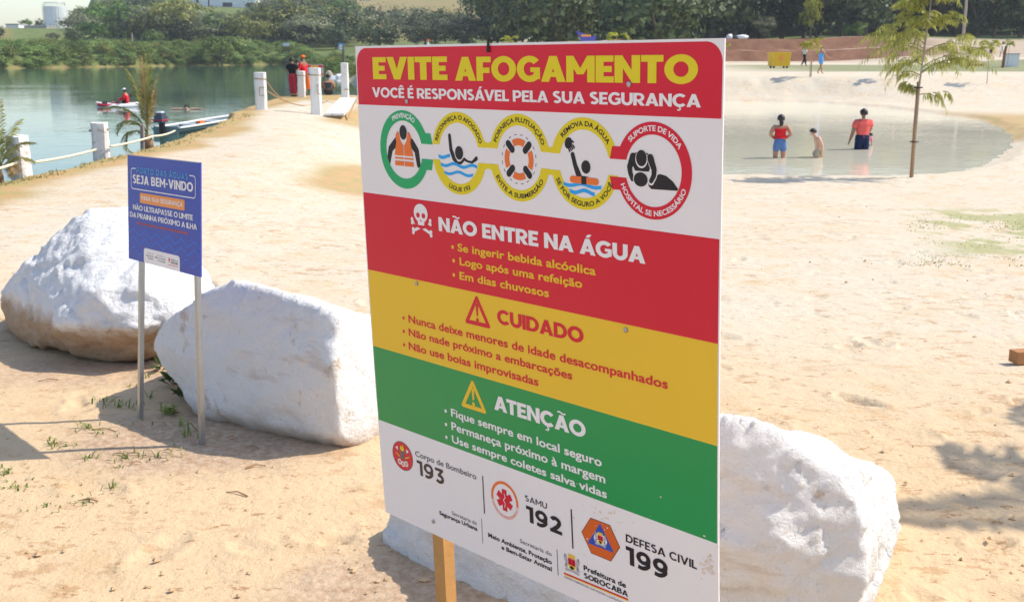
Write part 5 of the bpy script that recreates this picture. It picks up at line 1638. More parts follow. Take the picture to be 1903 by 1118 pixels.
# ---- single trees and bushes of the far bank, left to right
FARB = [
    (2, 46, 262, 'dark', 1.1, 'dark tree at the left edge in front of the pale industrial shed'),
    (40, 72, 236, 'bush', 1.0, 'low olive bush on the far bank left of the tank'),
    (52, 33, 345, 'round', 1.3, 'round topped tree on the skyline between the shed and the white tank'), (78, 32, 350, 'dark', 1.0, 'dark tree on the skyline touching the left side of the white tank'),
    (100, 56, 246, 'grey', 1.3, 'spreading tree standing right in front of the white tank'), (138, 50, 240, 'dark', 1.3, 'dense dark tree on the far bank just right of the tank'),
    (160, 8, 330, 'broad', 1.0, 'tall flat topped tree rising against the sky right of the tank'), (188, 18, 335, 'broad', 1.0, 'wide olive crowned tree high on the slope right of the tank'),
    (283, 51, 236, 'round', 1.25, 'rounded bright green tree behind the concrete poles on the far bank'), (334, 70, 222, 'round', 1.25, 'pale round bush tree at the water left of the umbrella shaped tree'),
    (411, 60, 219, 'umb', 1.1, 'umbrella shaped tree leaning over the far shore'), (470, 36, 280, 'umb', 1.3, 'wide flat green crown in the middle of the wooded slope'), (515, 22, 305, 'umb', 1.2, 'flat topped dark green tree below the right end of the white warehouse'),
    (230, 30, 300, 'grey', 1.2, 'silvery grey tree halfway up the slope'), (560, 42, 262, 'dark', 1.4, 'dark dense tree at the foot of the slope above the lifeguard'), (625, 40, 250, 'dark', 1.4, 'dark tree behind the distant blue notice'),
    (705, 28, 230, 'dark', 1.5, 'dark tree above the left corner of the warning sign'), (790, 26, 235, 'grey', 1.6, 'grey green thicket tree under the mown hillside'),
    (860, 22, 225, 'grey', 1.5, 'dull green tree above the middle of the warning sign'), (925, 18, 215, 'dark', 1.5, 'dark tree where the mown hillside meets the tall forest'),
]
for px, pt, y, kd, wd, lb in FARB:
    p = far(px, y); tree('bank_tree' if y < 270 else 'hill_tree', kd, p, htop(px, pt, y) * .86, lb, None, wd)
# ---- the wooded slope behind, one mass
rnd = np.random.RandomState(8)
KS = ['grey', 'dark', 'grey', 'round', 'broad', 'dark', 'grey']
VV, FF, TT, MI, nb_ = [], [], [], [], 0
arr = {}
for kd in set(KS) | {'tall', 'bush'}:
    cm = proto(kd)[0]; n_ = len(cm.vertices)
    c_ = np.empty(n_ * 3, np.float32); cm.vertices.foreach_get('co', c_); t_ = np.empty(n_, np.float32); cm.attributes['tone'].data.foreach_get('value', t_)
    arr[kd] = (c_.reshape(-1, 3), t_)


def mass(name, places, mats):
    """a far wood that reads as one mass: many crowns in one mesh"""
    Vs, Ts, Ms = [], [], []
    for kd, p, h, wd, mi in places:
        c_, t_ = arr[kd]; a = rnd.uniform(0, 6.28)
        keep = np.repeat(rnd.rand(len(c_) // 4) < .62, 4)
        q = c_[keep] * np.array([h * wd, h * wd, h]); x = q[:, 0] * math.cos(a) - q[:, 1] * math.sin(a); y = q[:, 0] * math.sin(a) + q[:, 1] * math.cos(a)
        Vs.append(np.stack([x + p[0], y + p[1], q[:, 2] + p[2]], 1)); Ts.append(np.clip(t_[keep] + rnd.normal() * .22, 0, 1)); Ms.append(np.full(keep.sum() // 4, mi, np.int32))
    V_ = np.concatenate(Vs); F_ = np.arange(len(V_)).reshape(-1, 4)
    me = mesh_np(name, V_, F_, np.concatenate(Ts), mats)
    me.polygons.foreach_set('material_index', np.concatenate(Ms))
    o = link(name, me); tag(o, kind='stuff'); return o


pl = []
for k in range(430):
    y = rnd.uniform(250, 490); px = rnd.uniform(-60, 1010)
    if px < 150: continue
    x = far(px, y).x
    bz = gz(x, y)
    top_lim = 400
    if 655 < px < 1010 and y > 290: continue                    # the mown hillside
    kd = KS[rnd.randint(len(KS))]
    h = rnd.uniform(5.5, 12.0)
    h = min(h, htop(px, np.interp(px, [150, 200, 330, 345, 490, 505, 650, 1010], [14, -6, -26, 17, 17, -16, -16, 24]), y) * .85)
    if h < 2.2: continue
    pl.append((kd, (x, y, bz - .3), h, rnd.uniform(1.1, 1.5), {'grey': 1, 'dark': 0, 'round': 2, 'broad': 3}[kd]))
mass('wooded_slope', pl, [L_FOREST, L_GREYGREEN, L_GREEN, L_OLIVE])
pl = []
for k in range(640):                                             # bushes and reeds of the far bank
    t = rnd.rand(); px = -40 + 700 * t
    y0 = np.interp(px, [-40, 0, 350, 560, 600, 660], [176, 182, 216, 236, 160, 118]); y = y0 + (rnd.uniform(1.5, 26) if k < 420 else rnd.uniform(-4, 5))
    p = far(px, y)
    z_, dp_, dl_ = terrain(np.array([p.x]), np.array([p.y]))
    if dl_[0] < .25 or abs(dl_[0] - 7.5) < 3.4 and p.x > -40: continue
    pl.append(('bush', (p.x, p.y, p.z - .2), rnd.uniform(.9, 2.3) * (.55 if y < 150 else 1), rnd.uniform(1.0, 1.7), int(rnd.choice([0, 0, 1, 2]))))
mass('bank_bushes', pl, [leaf_mat('bank bush leaves', (.12, .20, .045), (.33, .44, .12), .35), leaf_mat('light bank grass', (.09, .14, .02), (.22, .28, .06), .3), L_OLIVE])
# ---- the tall forest behind the terraces on the right
pl = []
for k in range(190):
    y = rnd.uniform(190, 270); px = rnd.uniform(930, 2150)
    p = far(px, y)
    pl.append((('tall', 'dark', 'dark', 'grey')[rnd.randint(4)], (p.x, p.y, p.z - .5), rnd.uniform(12, 20), rnd.uniform(.8, 1.2), int(rnd.choice([0, 0, 0, 1]))))
mass('forest', pl, [L_FOREST, L_GREYGREEN, L_GREEN, L_OLIVE])
for i in range(26):
    px = 965 + 40 * i + rnd.uniform(-14, 14); y = rnd.uniform(160, 182)
    p = far(px, y)
    tree('forest_tree', ('dark', 'tall', 'dark', 'grey', 'tall')[i % 5], p, rnd.uniform(8.5, 14), 'dark forest edge tree standing behind the brown earth terraces', 'dark trees along the forest edge', rnd.uniform(.8, 1.15))
p = far(1225, 120); tree('big_tree', 'dark', p, 10.5, 'large glossy leaved dark tree rising right behind the middle of the warning sign', None, 1.35)
p = far(1040, 128); tree('big_tree', 'dark', p, 11.0, 'large dark tree left of the glossy leaved one, behind the warning sign', None, 1.2)
p = far(1505, 158); tree('forest_tree', 'pale', p, htop(1505, -8, 158), 'tall narrow tree with orange green leaves in front of the dark forest', None, .55)
for px, pt, y, kd, lb, wd in ((1595, 40, 157, 'bush', 'grey green bush at the top of the terraces left of the staked tree', 1.0), (1575, 45, 158, 'bush', 'lower bush beside it at the top of the terraces', .9), (1420, 30, 160, 'grey', 'grey leafy tree at the forest foot above the yellow skip', 1.0)):
    p = far(px, y); tree('forest_bush' if kd == 'bush' else 'forest_tree', kd, p, htop(px, pt, y), lb, None, wd)
# pale bare trunk in the forest at right
p = far(1788, 152); mb = MB(); mb.mat(M_BARKP).tube([(0, 0, -.3), (.05, 0, 4), (-.1, 0, 9)], [.24, .2, .14], 8)
root = empty('tree_trunk', p, 'pale bare trunk standing at the forest edge right of the staked tree', 'tree'); mb.build('trunk', root)

# ---- far buildings
M_WALLW = plain('white wall', (.74, .75, .77), .6, .3, vary=.04, scale=.4)
M_WALLG = plain('grey wall', (.42, .42, .43), .7, .2, vary=.12, scale=.8)
M_DARKOP = plain('dark opening', (.04, .042, .05), .6)
M_ROOFG = plain('grey roof sheet', (.35, .36, .38), .5, .3, vary=.1)
M_TANK = plain('white tank sheet', (.70, .72, .70), .45, .4, vary=.05, scale=.6, dirt=(.50, .50, .46), dirt_amt=.35, dscale=.7)
yt = 338.0
a = aty(86, 64, yt); b_ = aty(122, 12, yt); rad = (b_.x - a.x) / 2; cxk = (a.x + b_.x) / 2
gzt = gz(cxk, yt)
root = empty('storage_tank', (cxk, yt, gzt), 'tall white cylindrical storage tank on the far left hill', 'tank')
mb = MB(); mb.mat(M_TANK); Ht = b_.z - gzt
rows = 40; vs = []
mb.tube([(0, 0, -1), (0, 0, Ht * .99), (0, 0, Ht)], [rad, rad, rad * .97], 56); mb.build('shell', root, smooth=False)
mb = MB(); mb.mat(M_TANK)
for k in range(28):
    t = 2 * math.pi * k / 28; mb.box((math.cos(t) * rad, math.sin(t) * rad, Ht / 2), (.12, .12, Ht * .98), Matrix.Rotation(t, 3, 'Z'))
mb.build('rib', root).name = 'seam_ribs'
mb = MB(); mb.mat(M_ZINC); t = R(215)
for q in (-.25, .25): mb.tube([(math.cos(t) * rad * 1.04 + q, math.sin(t) * rad * 1.04, 0), (math.cos(t) * rad * 1.04 + q, math.sin(t) * rad * 1.04, Ht + .8)], .05, 6)
for k in range(24): mb.box((math.cos(t) * rad * 1.04, math.sin(t) * rad * 1.04, .3 + k * Ht / 24), (.5, .04, .04))
mb.build('ladder', root)
mb = MB(); mb.mat(M_ZINC)
for k in range(12): t = 2 * math.pi * k / 12; mb.tube([(math.cos(t) * rad * .9, math.sin(t) * rad * .9, Ht), (math.cos(t) * rad * .9, math.sin(t) * rad * .9, Ht + 1)], .05, 5)
mb.tube([(math.cos(2 * math.pi * k / 24) * rad * .9, math.sin(2 * math.pi * k / 24) * rad * .9, Ht + 1) for k in range(25)], .05, 5, cap=False); mb.build('railing', root)


def block(name, label, px0, px1, pt, pb, y, depth, openings=(), roof=True, posts=()):
    a = aty(px0, pb, y); b_ = aty(px1, pt, y)
    cx_ = (a.x + b_.x) / 2; z0 = min(gz(cx_, y), a.z)
    root = empty(name, (cx_, y, z0), label, 'building')
    W_, H_ = b_.x - a.x, b_.z - z0
    mb = MB(); mb.mat(M_WALLW if 'white' in label else M_WALLG).box((0, depth / 2, H_ / 2 - .5), (W_, depth, H_ + 1)); mb.build('wall', root)
    if roof:
        mb = MB(); mb.mat(M_ROOFG).box((0, depth / 2, H_ + .2), (W_ * 1.03, depth * 1.05, .35)); mb.build('roof', root)
    for (u0, u1, v0, v1, nm) in openings:
        mb = MB(); mb.mat(M_DARKOP).box((W_ * ((u0 + u1) / 2 - .5), -.02, H_ * (v0 + v1) / 2), (W_ * (u1 - u0), .12, H_ * (v1 - v0))); mb.build(nm, root)
    return root


block('warehouse', 'long white warehouse on top of the wooded hill', 358, 474, -12, 15, 432, 18, ((.48, .63, .08, .36, 'loading_door'), (.86, .97, .08, .36, 'loading_door'), (.06, .10, .1, .8, 'downpipe'), (.25, .27, .1, .8, 'downpipe')))
block('hill_building', 'low white building at the top edge above the mown hillside', 700, 765, -10, 2, 545, 12, ((.1, .3, .2, .6, 'window'), (.6, .8, .2, .6, 'window')))
block('hill_building', 'small blue white cabin beside the lamp pole above the mown hillside', 668, 690, 2, 9, 500, 5, ((.2, .8, .2, .5, 'window'),))
block('industrial_shed', 'pale white shed low on the left skyline', 12, 34, 47, 62, 322, 6, ((.3, .7, 0, .3, 'door'),))
block('industrial_shed', 'grey open sided industrial canopy left of the tank', 36, 86, 50, 62, 326, 8, ((.55, .98, .05, .62, 'opening'), (.06, .44, .55, .72, 'window')))
mb = MB(); a = aty(679, 6, 498); t = aty(679, -14, 498); mb.mat(M_ZINC).tube([(a.x, 498, gz(a.x, 498)), (t.x, 498, t.z)], .12, 6); tag(mb.build('lamp_pole'), 'thin pole beside the small blue white cabin at the top edge', 'pole')
for px, pt, pb_, y, lb in ((247, 62, 86, 238, 'tallest pale concrete pole on the far bank in front of the rounded green tree'), (258, 82, 96, 234, 'short concrete pole on the far bank, left of a pair'), (268, 79, 95, 234, 'short concrete pole on the far bank, right of a pair')):
    a = far(px, y); t = aty(px, pt, y); mb = MB(); mb.mat(M_BARKP).tube([(0, 0, -.4), (0, 0, t.z - a.z)], [.17, .14], 8)
    o = mb.build('concrete_pole'); o.location = a; tag(o, lb, 'pole', 'concrete poles on the far bank')
a = far(532, 222); root = empty('bank_sign', (a.x, a.y, a.z), 'tiny white board on the far bank above the pier', 'sign')
t = aty(526, 80, 222); b_ = aty(538, 86, 222); mb = MB(); mb.mat(M_WALLW).box(((t.x + b_.x) / 2 - a.x, 0, (t.z + b_.z) / 2 - a.z), (b_.x - t.x, .08, t.z - b_.z)); mb.build('board', root)
mb = MB(); mb.mat(M_BARK).tube([(0, .08, -.2), (0, .08, t.z - a.z)], .06, 6); mb.build('post', root)
# blue notice on its dark pole, by the far sand track
y = 128.0; t = aty(629, 81, y); b_ = aty(640, 93, y); a = aty(639, 118, y); ga_ = gz(a.x, y)
root = empty('notice', ((t.x + b_.x) / 2, y, ga_), 'small blue framed notice on a dark pole by the far sand track', 'sign')
mb = MB(); mb.mat(M_CYAN).box((0, 0, (t.z + b_.z) / 2 - ga_), (b_.x - t.x, .04, t.z - b_.z)); mb.mat(M_TXT_W).box((0, -.03, (t.z + b_.z) / 2 - ga_ - .05), ((b_.x - t.x) * .66, .03, (t.z - b_.z) * .72)); mb.mat(M_ORG).box((0, -.05, (t.z + b_.z) / 2 - ga_ - .05), ((b_.x - t.x) * .2, .02, (t.z - b_.z) * .25)); mb.build('board', root)
mb = MB(); mb.mat(M_BARK).tube([((b_.x - t.x) * .3, .06, -.6), ((b_.x - t.x) * .3, .06, t.z - ga_ - .1)], .13, 7); mb.build('post', root)
# pale rocks on the track's edge
for k, (px, py, s_, lb) in enumerate(((606, 108, .55, 'smallest white rock at the left end of the far track rocks'), (614, 109, .7, 'white rock, second in the row beside the far sand track'), (622, 108, .8, 'largest white rock in the row beside the far sand track'), (630, 109, .6, 'white rock in the row nearest the dark notice pole'))):
    y = 124.0; a = aty(px, py, y); bm = bmesh.new(); bmesh.ops.create_icosphere(bm, subdivisions=2, radius=s_)
    for v in bm.verts: v.co *= 1 + .35 * mnoise.noise(v.co * 1.3 + Vector((k * 3, 0, 0))); v.co.z *= .7
    me = bpy.data.meshes.new('rock'); bm.to_mesh(me); bm.free(); o = link('rock', me, [M_POSTW]); o.location = (a.x, y, gz(a.x, y) + .12); tag(o, lb, 'rock', 'white rocks beside the far sand track')
y = 132.0; a = aty(611, 97, y); bm = bmesh.new(); bmesh.ops.create_icosphere(bm, subdivisions=2, radius=.7)
for v in bm.verts: v.co *= 1 + .3 * mnoise.noise(v.co * 1.6); v.co.z *= 1.25; v.co.x *= .7 + .3 * (v.co.z < 0)
me = bpy.data.meshes.new('rock'); bm.to_mesh(me); bm.free(); o = link('rock', me, [M_BARKP]); o.location = (a.x, y, gz(a.x, y) + .4); tag(o, 'upright beige boulder on the grass above the far sand track', 'rock')

# ---- yellow skip on wheels
p0 = onground(1434, 127, 20, 140); yk = p0.y; x0, x1 = aty(1428, 120, yk).x, aty(1467, 120, yk).x; zt = aty(1445, 97, yk).z
root = empty('waste_container', ((x0 + x1) / 2, yk, p0.z), 'yellow wheeled waste container standing on the grass beyond the pond', 'container', rz=R(12))
M_SKIP = plain('yellow paint', (.80, .47, .015), .45, .4, vary=.06, scale=2, dirt=(.50, .33, .06), dirt_amt=.3, dscale=3)
Wc, Hc, Dc = (x1 - x0) * .93, zt - p0.z, 1.0
mb = MB(); mb.mat(M_SKIP)
mb.add([(-Wc * .48, -Dc * .40, .16), (Wc * .48, -Dc * .40, .16), (Wc * .48, Dc * .40, .16), (-Wc * .48, Dc * .40, .16), (-Wc / 2, -Dc / 2, Hc * .93), (Wc / 2, -Dc / 2, Hc * .93), (Wc / 2, Dc / 2, Hc * .93), (-Wc / 2, Dc / 2, Hc * .93)], [(0, 3, 2, 1), (0, 1, 5, 4), (1, 2, 6, 5), (2, 3, 7, 6), (3, 0, 4, 7)])
for u in (-.3, 0, .3): mb.box((u * Wc, -Dc * .44, Hc * .5), (.06, .06, Hc * .74), Matrix.Rotation(R(6), 3, 'X'))
mb.build('body', root)
mb = MB(); mb.mat(M_SKIP).box((0, 0, Hc * .955), (Wc * 1.05, Dc * 1.08, Hc * .09)); mb.build('lid', root)
mb = MB(); mb.mat(M_TAN).box((-.02 * Wc, -Dc * .50, Hc * .60), (Wc * .20, .03, Hc * .28), Matrix.Rotation(R(8), 3, 'X')); mb.build('sticker', root)
for u in (-.36, .36):
    for v in (-.3, .3):
        mb = MB(); mb.mat(M_RUBBER).tube([(u * Wc - .05, v * Dc, .10), (u * Wc + .05, v * Dc, .10)], .10, 12); mb.build('wheel', root)
# ---- white bin box, brown post and logs at the right edge
p0 = onground(1877, 124, 20, 140); yk = p0.y; x0, x1 = aty(1866, 120, yk).x, aty(1890, 120, yk).x; zt = aty(1877, 101, yk).z
root = empty('white_cabinet', ((x0 + x1) / 2, yk, p0.z), 'plain white box like cabinet standing on the sand at the far right', 'cabinet', rz=R(-8))
mb = MB(); mb.mat(M_WALLW).box((0, 0, (zt - p0.z) / 2), (x1 - x0, .8, zt - p0.z)); mb.build('body', root)
mb = MB(); mb.mat(M_WALLG).box((0, 0, zt - p0.z + .03), ((x1 - x0) * 1.06, .88, .08)); mb.build('lid', root)
p0 = onground(1863, 126, 20, 140); zt = aty(1866, 86, p0.y).z
mb = MB(); mb.mat(plain('red brown timber', (.26, .12, .06), .8, .2, vary=.2)).tube([(0, 0, -.3), (.05, 0, (zt - p0.z) * .5), (.13, 0, zt - p0.z)], [.12, .11, .11], 8); o = mb.build('timber_post'); o.location = p0; tag(o, 'red brown timber post leaning against the left of the white cabinet', 'post')
for px, py, ln, lb in ((1804, 117, 1.0, 'short brown log lying on the grass, behind the longer log'), (1812, 123, 1.6, 'longer brown log lying at the edge of the grass')):
    p0 = onground(px, py, 20, 140); mb = MB(); mb.mat(M_BARKB).tube([(-ln / 2, 0, .12), (0, .03, .13), (ln / 2, 0, .12)], [.13, .14, .11], 9); o = mb.build('log', smooth=True); o.location = p0; o.rotation_euler = (0, 0, R(-8)); tag(o, lb, 'log', 'logs on the grass')
# white bundle on the terrace
p0 = far(1371, 150.5)
root = empty('white_bundle', p0, 'white bundle lying on top of the brown earth terrace right of the warning sign', 'bundle')
for k, (dx, sx, sz, mt) in enumerate(((-1.1, .42, .38, M_WALLW), (-.45, .5, .30, C_GREY), (.45, .85, .34, M_WALLW))):
    bm = bmesh.new(); bmesh.ops.create_icosphere(bm, subdivisions=2, radius=1)
    for v in bm.verts: v.co *= 1 + .3 * mnoise.noise(v.co * 1.5 + Vector((k * 5, 0, 0))); v.co = Vector((v.co.x * sx + dx, v.co.y * .5, v.co.z * sz + sz * .7))
    me = bpy.data.meshes.new('sack'); bm.to_mesh(me); bm.free(); me.polygons.foreach_set('use_smooth', [True] * len(me.polygons)); link('sack', me, [mt], root)
# blue banner behind the warning sign
y = 92.0; t = aty(1069, 55, y); b_ = aty(1106, 76, y); a = far(1088, y)
root = empty('banner', a, 'blue pointed banner peeking over the top edge of the warning sign', 'banner')
mb = MB(); mb.mat(plain('blue banner cloth', (.09, .09, .42), .6))
zz = lambda py: aty(1080, py, y).z - a.z
xx = lambda px: aty(px, 70, y).x - a.x
mb.add([(xx(1069), 0, zz(57)), (xx(1101), 0, zz(68)), (xx(1108), 0, zz(66)), (xx(1106), 0, zz(92)), (xx(1080), 0, zz(92)), (xx(1078), 0, zz(70))], [(0, 1, 2, 3, 4, 5)])
mb.add([(xx(1069), .04, zz(57)), (xx(1101), .04, zz(68)), (xx(1108), .04, zz(66)), (xx(1106), .04, zz(92)), (xx(1080), .04, zz(92)), (xx(1078), .04, zz(70))], [(5, 4, 3, 2, 1, 0)])
mb.mat(M_TAN).box((xx(1089), -.02, zz(66.5)), (xx(1098) - xx(1080), .03, .16)); mb.build('cloth', root)
mb = MB(); mb.mat(M_ZINC)
for px in (1082, 1104): mb.tube([(xx(px), .05, -.2), (xx(px), .05, zz(68))], .03, 6)
mb.build('pole', root)
# little red topped marker seen over the sign's edge
y = 70.0; a = far(795, y); t = aty(795, 73, y); mb = MB(); mb.mat(M_WALLW).tube([(0, 0, -.2), (0, 0, t.z - a.z - .12)], .06, 8); mb.mat(M_DORG).tube([(0, 0, t.z - a.z - .12), (0, 0, t.z - a.z)], .10, 8)
o = mb.build('marker_post'); o.location = a; tag(o, 'thin white marker post with a red tip peeking over the warning sign', 'post')


# ================================================================== palms, saplings, weeds
def frond(mb, base, az, el, ln, droop, nl, wl, ww, seed, rach=.008, pinch=1.0, mat=None, stemmat=None):
    """one feathered palm leaf: an arching rib with a row of narrow blades on each side"""
    r = random.Random(seed); pts = []
    p = Vector(base); e_ = el
    n = 14
    for k in range(n + 1):
        pts.append(p.copy()); d = Vector((math.cos(az) * math.cos(e_), math.sin(az) * math.cos(e_), math.sin(e_)))
        p = p + d * (ln / n); e_ -= droop / n * (1 + k / n)
    mb.t = .75
    if stemmat: mb.mat(stemmat)
    mb.tube(pts, [rach * (1.3 - 1.1 * k / n) for k in range(n + 1)], 5, cap=False)
    if mat: mb.mat(mat)
    for k in range(nl):
        t = .18 + .82 * k / nl; i = min(n - 1, int(t * n)); f = t * n - i
        q = pts[i].lerp(pts[i + 1], f); d = (pts[i + 1] - pts[i]).normalized()
        sd_ = d.cross(Vector((0, 0, 1)));
        if sd_.length < .05: sd_ = Vector((math.sin(az), -math.cos(az), 0))
        sd_.normalize(); up = sd_.cross(d)
        l_ = wl * (math.sin(math.pi * min(1, .25 + .75 * t)) * .8 + .25) * r.uniform(.8, 1.1)
        for s_ in (-1, 1):
            mb.t = r.uniform(.1, 1)
            dr = (sd_ * s_ * pinch + d * .75 + up * r.uniform(-.25, .1)).normalized()
            e2 = q + dr * l_ * .55; e3 = q + dr * l_ + Vector((0, 0, -l_ * r.uniform(.15, .5)))
            wv = d * ww * .5 + up * ww * .2
            mb.add([q - wv * .4, q + wv * .4, e2 + wv, e2 - wv, e3], [(0, 1, 2, 3), (3, 2, 4)])


def palm(loc, label, fr, h0=.15, name='palm_sapling', wl=.22, ww=.018, dry=(), seed=0, stem=.05):
    root = empty(name, loc, label, 'palm')
    mb = MB(); mb.mat(M_BARKB)
    if h0 > 0: mb.tube([(0, 0, -.15), (0, 0, h0 * .5), (.01, 0, h0)], [stem * 1.3, stem, stem * .8], 9)
    mb.build('trunk', root, smooth=True)
    for i, (az, el, ln, dr) in enumerate(fr):
        mb = MB(); d = i in dry
        frond(mb, (0, 0, h0 * .9), R(az), R(el), ln, R(dr), int(12 + ln * 16), wl, ww, seed * 50 + i, rach=.011, pinch=.55 if el > 70 else .9, mat=L_DRY if d else L_PALM, stemmat=L_DRY if d else L_PALM)
        mb.build('frond', root)
    return root


g = postat(8, 330)
palm((g.x - .02, g.y - .1, g.z), 'tufted palm sapling at the left picture edge beside the thick white post', [(95, 84, 1.15, 20), (70, 78, 1.0, 40), (20, 62, .62, 80), (160, 66, .75, 70), (200, 60, .6, 90), (-30, 58, .5, 100), (110, 75, .9, 50), (250, 70, .6, 80), (0, 74, .8, 60), (330, 60, .45, 120)], .10, seed=1, dry=(5, 9))
g = postat(276, 267)
palm((g.x, g.y, g.z), 'palm sapling with upright and drooping fronds in front of the moored boat', [(60, 87, 1.8, 8), (120, 89, 1.65, 8), (100, 84, 1.75, 12), (172, 72, 1.3, 75), (165, 64, 1.05, 110), (150, 84, 1.5, 25), (20, 86, 1.3, 15), (178, 40, .95, 150), (60, 84, 1.0, 20), (200, 86, 1.4, 15)], .18, seed=2, dry=(1, 6, 8), wl=.24, ww=.022, stem=.09)
# a palm standing to the right, out of the picture, whose fronds shade the sand
palm((6.0, 4.62, 0), 'young coconut palm standing on the sand to the right of the boulder', [(200, 40, 2.1, 75), (165, 34, 2.2, 70), (235, 38, 1.8, 80), (130, 45, 1.9, 80), (270, 48, 1.7, 80), (20, 45, 1.8, 80), (320, 50, 1.7, 80), (75, 60, 1.6, 70), (180, 68, 1.8, 60)], 3.2, name='coconut_palm', seed=3, wl=.42, ww=.035, stem=.09)


def sapling(px, py, ptop, label, wpx, style, seed, stake=True, y=None):
    """thin staked sapling with an arching tuft of leaves"""
    g = onground(px, py, 10, 150) if y is None else far(px, y)
    top = aty(px, ptop, g.y).z - g.z; wd = wpx * g.y / FPX
    root = empty('sapling', g, label, 'sapling')
    r = random.Random(seed)
    mb = MB(); mb.mat(M_BARKP).tube([(0, 0, -.2), (r.uniform(-.03, .03), 0, top * .4), (r.uniform(-.05, .05), 0, top * .82)], [.024, .02, .012], 6); mb.build('trunk', root)
    if stake:
        mb = MB(); mb.mat(M_BARKB).tube([(.06, -.03, -.2), (.05, -.03, min(.9, top * .4))], .03, 6); mb.build('stake', root)
    mb = MB(); mb.mat(L_YELLOW)
    n = 11
    for i in range(n):
        az_ = 2 * math.pi * i / n + r.uniform(-.3, .3); el = r.uniform(.5, 1.2)
        frond(mb, (0, 0, top * r.uniform(.62, .80)), az_, el, wd * r.uniform(.5, .72), r.uniform(1.3, 2.3), 10, wd * .20, wd * .05, seed * 40 + i, rach=.008, mat=L_YELLOW)
    mb.build('crown', root)
    return root


sapling(1505, 143, 58, 'thin sapling with an arching yellow green tuft beside the two walkers', 46, 0, 1)
sapling(1666, 147, 50, 'staked sapling standing in the far sand just left of the big staked tree', 40, 0, 2)
sapling(1834, 156, 60, 'sapling with a domed yellow green crown at the far right of the beach', 44, 0, 3, False)
sapling(1147, 120, 34, 'bright yellow green sapling rising behind the top edge of the warning sign', 58, 0, 4, False, y=60)
sapling(946, 120, 58, 'small yellow green sapling peeking over the warning sign near its cable tie', 34, 0, 5, False, y=75)
sapling(1062, 120, 63, 'low yellow green tuft beside the blue banner', 30, 0, 6, False, y=82)
sapling(1348, 130, 60, 'narrow yellow green sapling right at the upper right corner of the warning sign', 20, 0, 7, False, y=70)
sapling(1872, 126, 62, 'spindly sapling beside the white cabinet at the far right', 24, 0, 8, False)
sapling(1640, 120, 52, 'rounded light green sapling in front of the terraces behind the big staked tree', 36, 0, 9, False, y=120)
sapling(1705, 120, 45, 'pale leafy sapling behind the trunk of the big staked tree', 40, 0, 10, False, y=115)

# ---- the staked tree at the pond's edge: drooping feathered leaves
g = onground(1695, 330, 10, 60)
root = empty('staked_tree', g, 'slender young tree with drooping feathered leaves tied to a stake at the pond edge', 'tree')
k_ = g.y / FPX
Ht = (330 + 20) * k_
mb = MB(); mb.mat(M_BARKP)
tp = [(0, 0, -.3), (0, 0, .8), (.0, 0, 1.9), (.05, 0, 2.7), (.10, 0, 3.4), (.13, 0, Ht + .2)]
mb.tube(tp, [.028, .026, .024, .021, .015, .006], 9); mb.build('trunk', root, smooth=True)
mb = MB(); mb.mat(M_BARKB).tube([(-.045, -.05, -.3), (-.05, -.05, 1.0), (-.045, -.05, 1.98)], [.029, .028, .026], 9); mb.build('stake', root, smooth=True)
mb = MB(); mb.mat(M_RUBBER)
for z in (.75, 1.86): mb.tube([(-.02 + .085 * math.cos(R(t)), -.02 + .075 * math.sin(R(t)), z) for t in range(0, 361, 30)], .012, 5, cap=False)
mb.build('tie', root)
r = random.Random(12)


def compound(mb, base, az, el, ln, droop, leafl, seed, hang=1.0):
    """an arching twig with side leaflets that hang"""
    rr_ = random.Random(seed); n = 10; p = Vector(base); e_ = el; pts = []
    for k in range(n + 1):
        pts.append(p.copy()); p = p + Vector((math.cos(az) * math.cos(e_), math.sin(az) * math.cos(e_), math.sin(e_))) * (ln / n); e_ -= droop / n
    mb.t = .55; mb.tube(pts, [.010 * (1.2 - k / n) for k in range(n + 1)], 4, cap=False)
    for k in range(2, n * 2 + 1):
        t = k / (n * 2); i = min(n - 1, int(t * n)); q = pts[i].lerp(pts[i + 1], t * n - i); d = (pts[i + 1] - pts[i]).normalized()
        sd_ = d.cross(Vector((0, 0, 1))).normalized()
        for s_ in (-1, 1):
            if rr_.random() < .25: continue
            mb.t = rr_.uniform(0, 1)
            dr = (sd_ * s_ * .8 + d * .35 + Vector((0, 0, -hang * rr_.uniform(.5, 1.6)))).normalized()
            l_ = leafl * rr_.uniform(.7, 1.2); wv = d * leafl * .075
            m_ = q + dr * l_ * .5
            mb.add([q, m_ + wv, q + dr * l_ + Vector((0, 0, -.02)), m_ - wv], [(0, 1, 2, 3)])


BR = []
for i in range(8):                                              # the lower whorl: long arms out to both sides
    s_ = -1 if i % 2 else 1
    BR.append((R(180 if s_ < 0 else 0) + r.uniform(-.7, .7), r.uniform(.35, .85), r.uniform(1.1, 1.55), r.uniform(1.1, 1.7), r.uniform(2.15, 2.85), 1.3))
for i in range(4): BR.append((r.uniform(0, 6.28), r.uniform(.3, .8), r.uniform(.7, 1.1), r.uniform(1.0, 1.9), r.uniform(2.0, 2.8), 1.2))
for i in range(9): BR.append((r.uniform(0, 6.28), r.uniform(.4, 1.1), r.uniform(.5, .85), r.uniform(.8, 1.6), r.uniform(2.9, 3.7), .6))
for i in range(9): BR.append((r.uniform(0, 6.28), r.uniform(.6, 1.2), r.uniform(.35, .6), r.uniform(.6, 1.2), r.uniform(3.5, 4.05), .4))
BR.append((R(0), .15, .75, 1.5, 1.72, 1.3)); BR.append((R(185), .75, .45, 1.2, 1.80, 1.2))
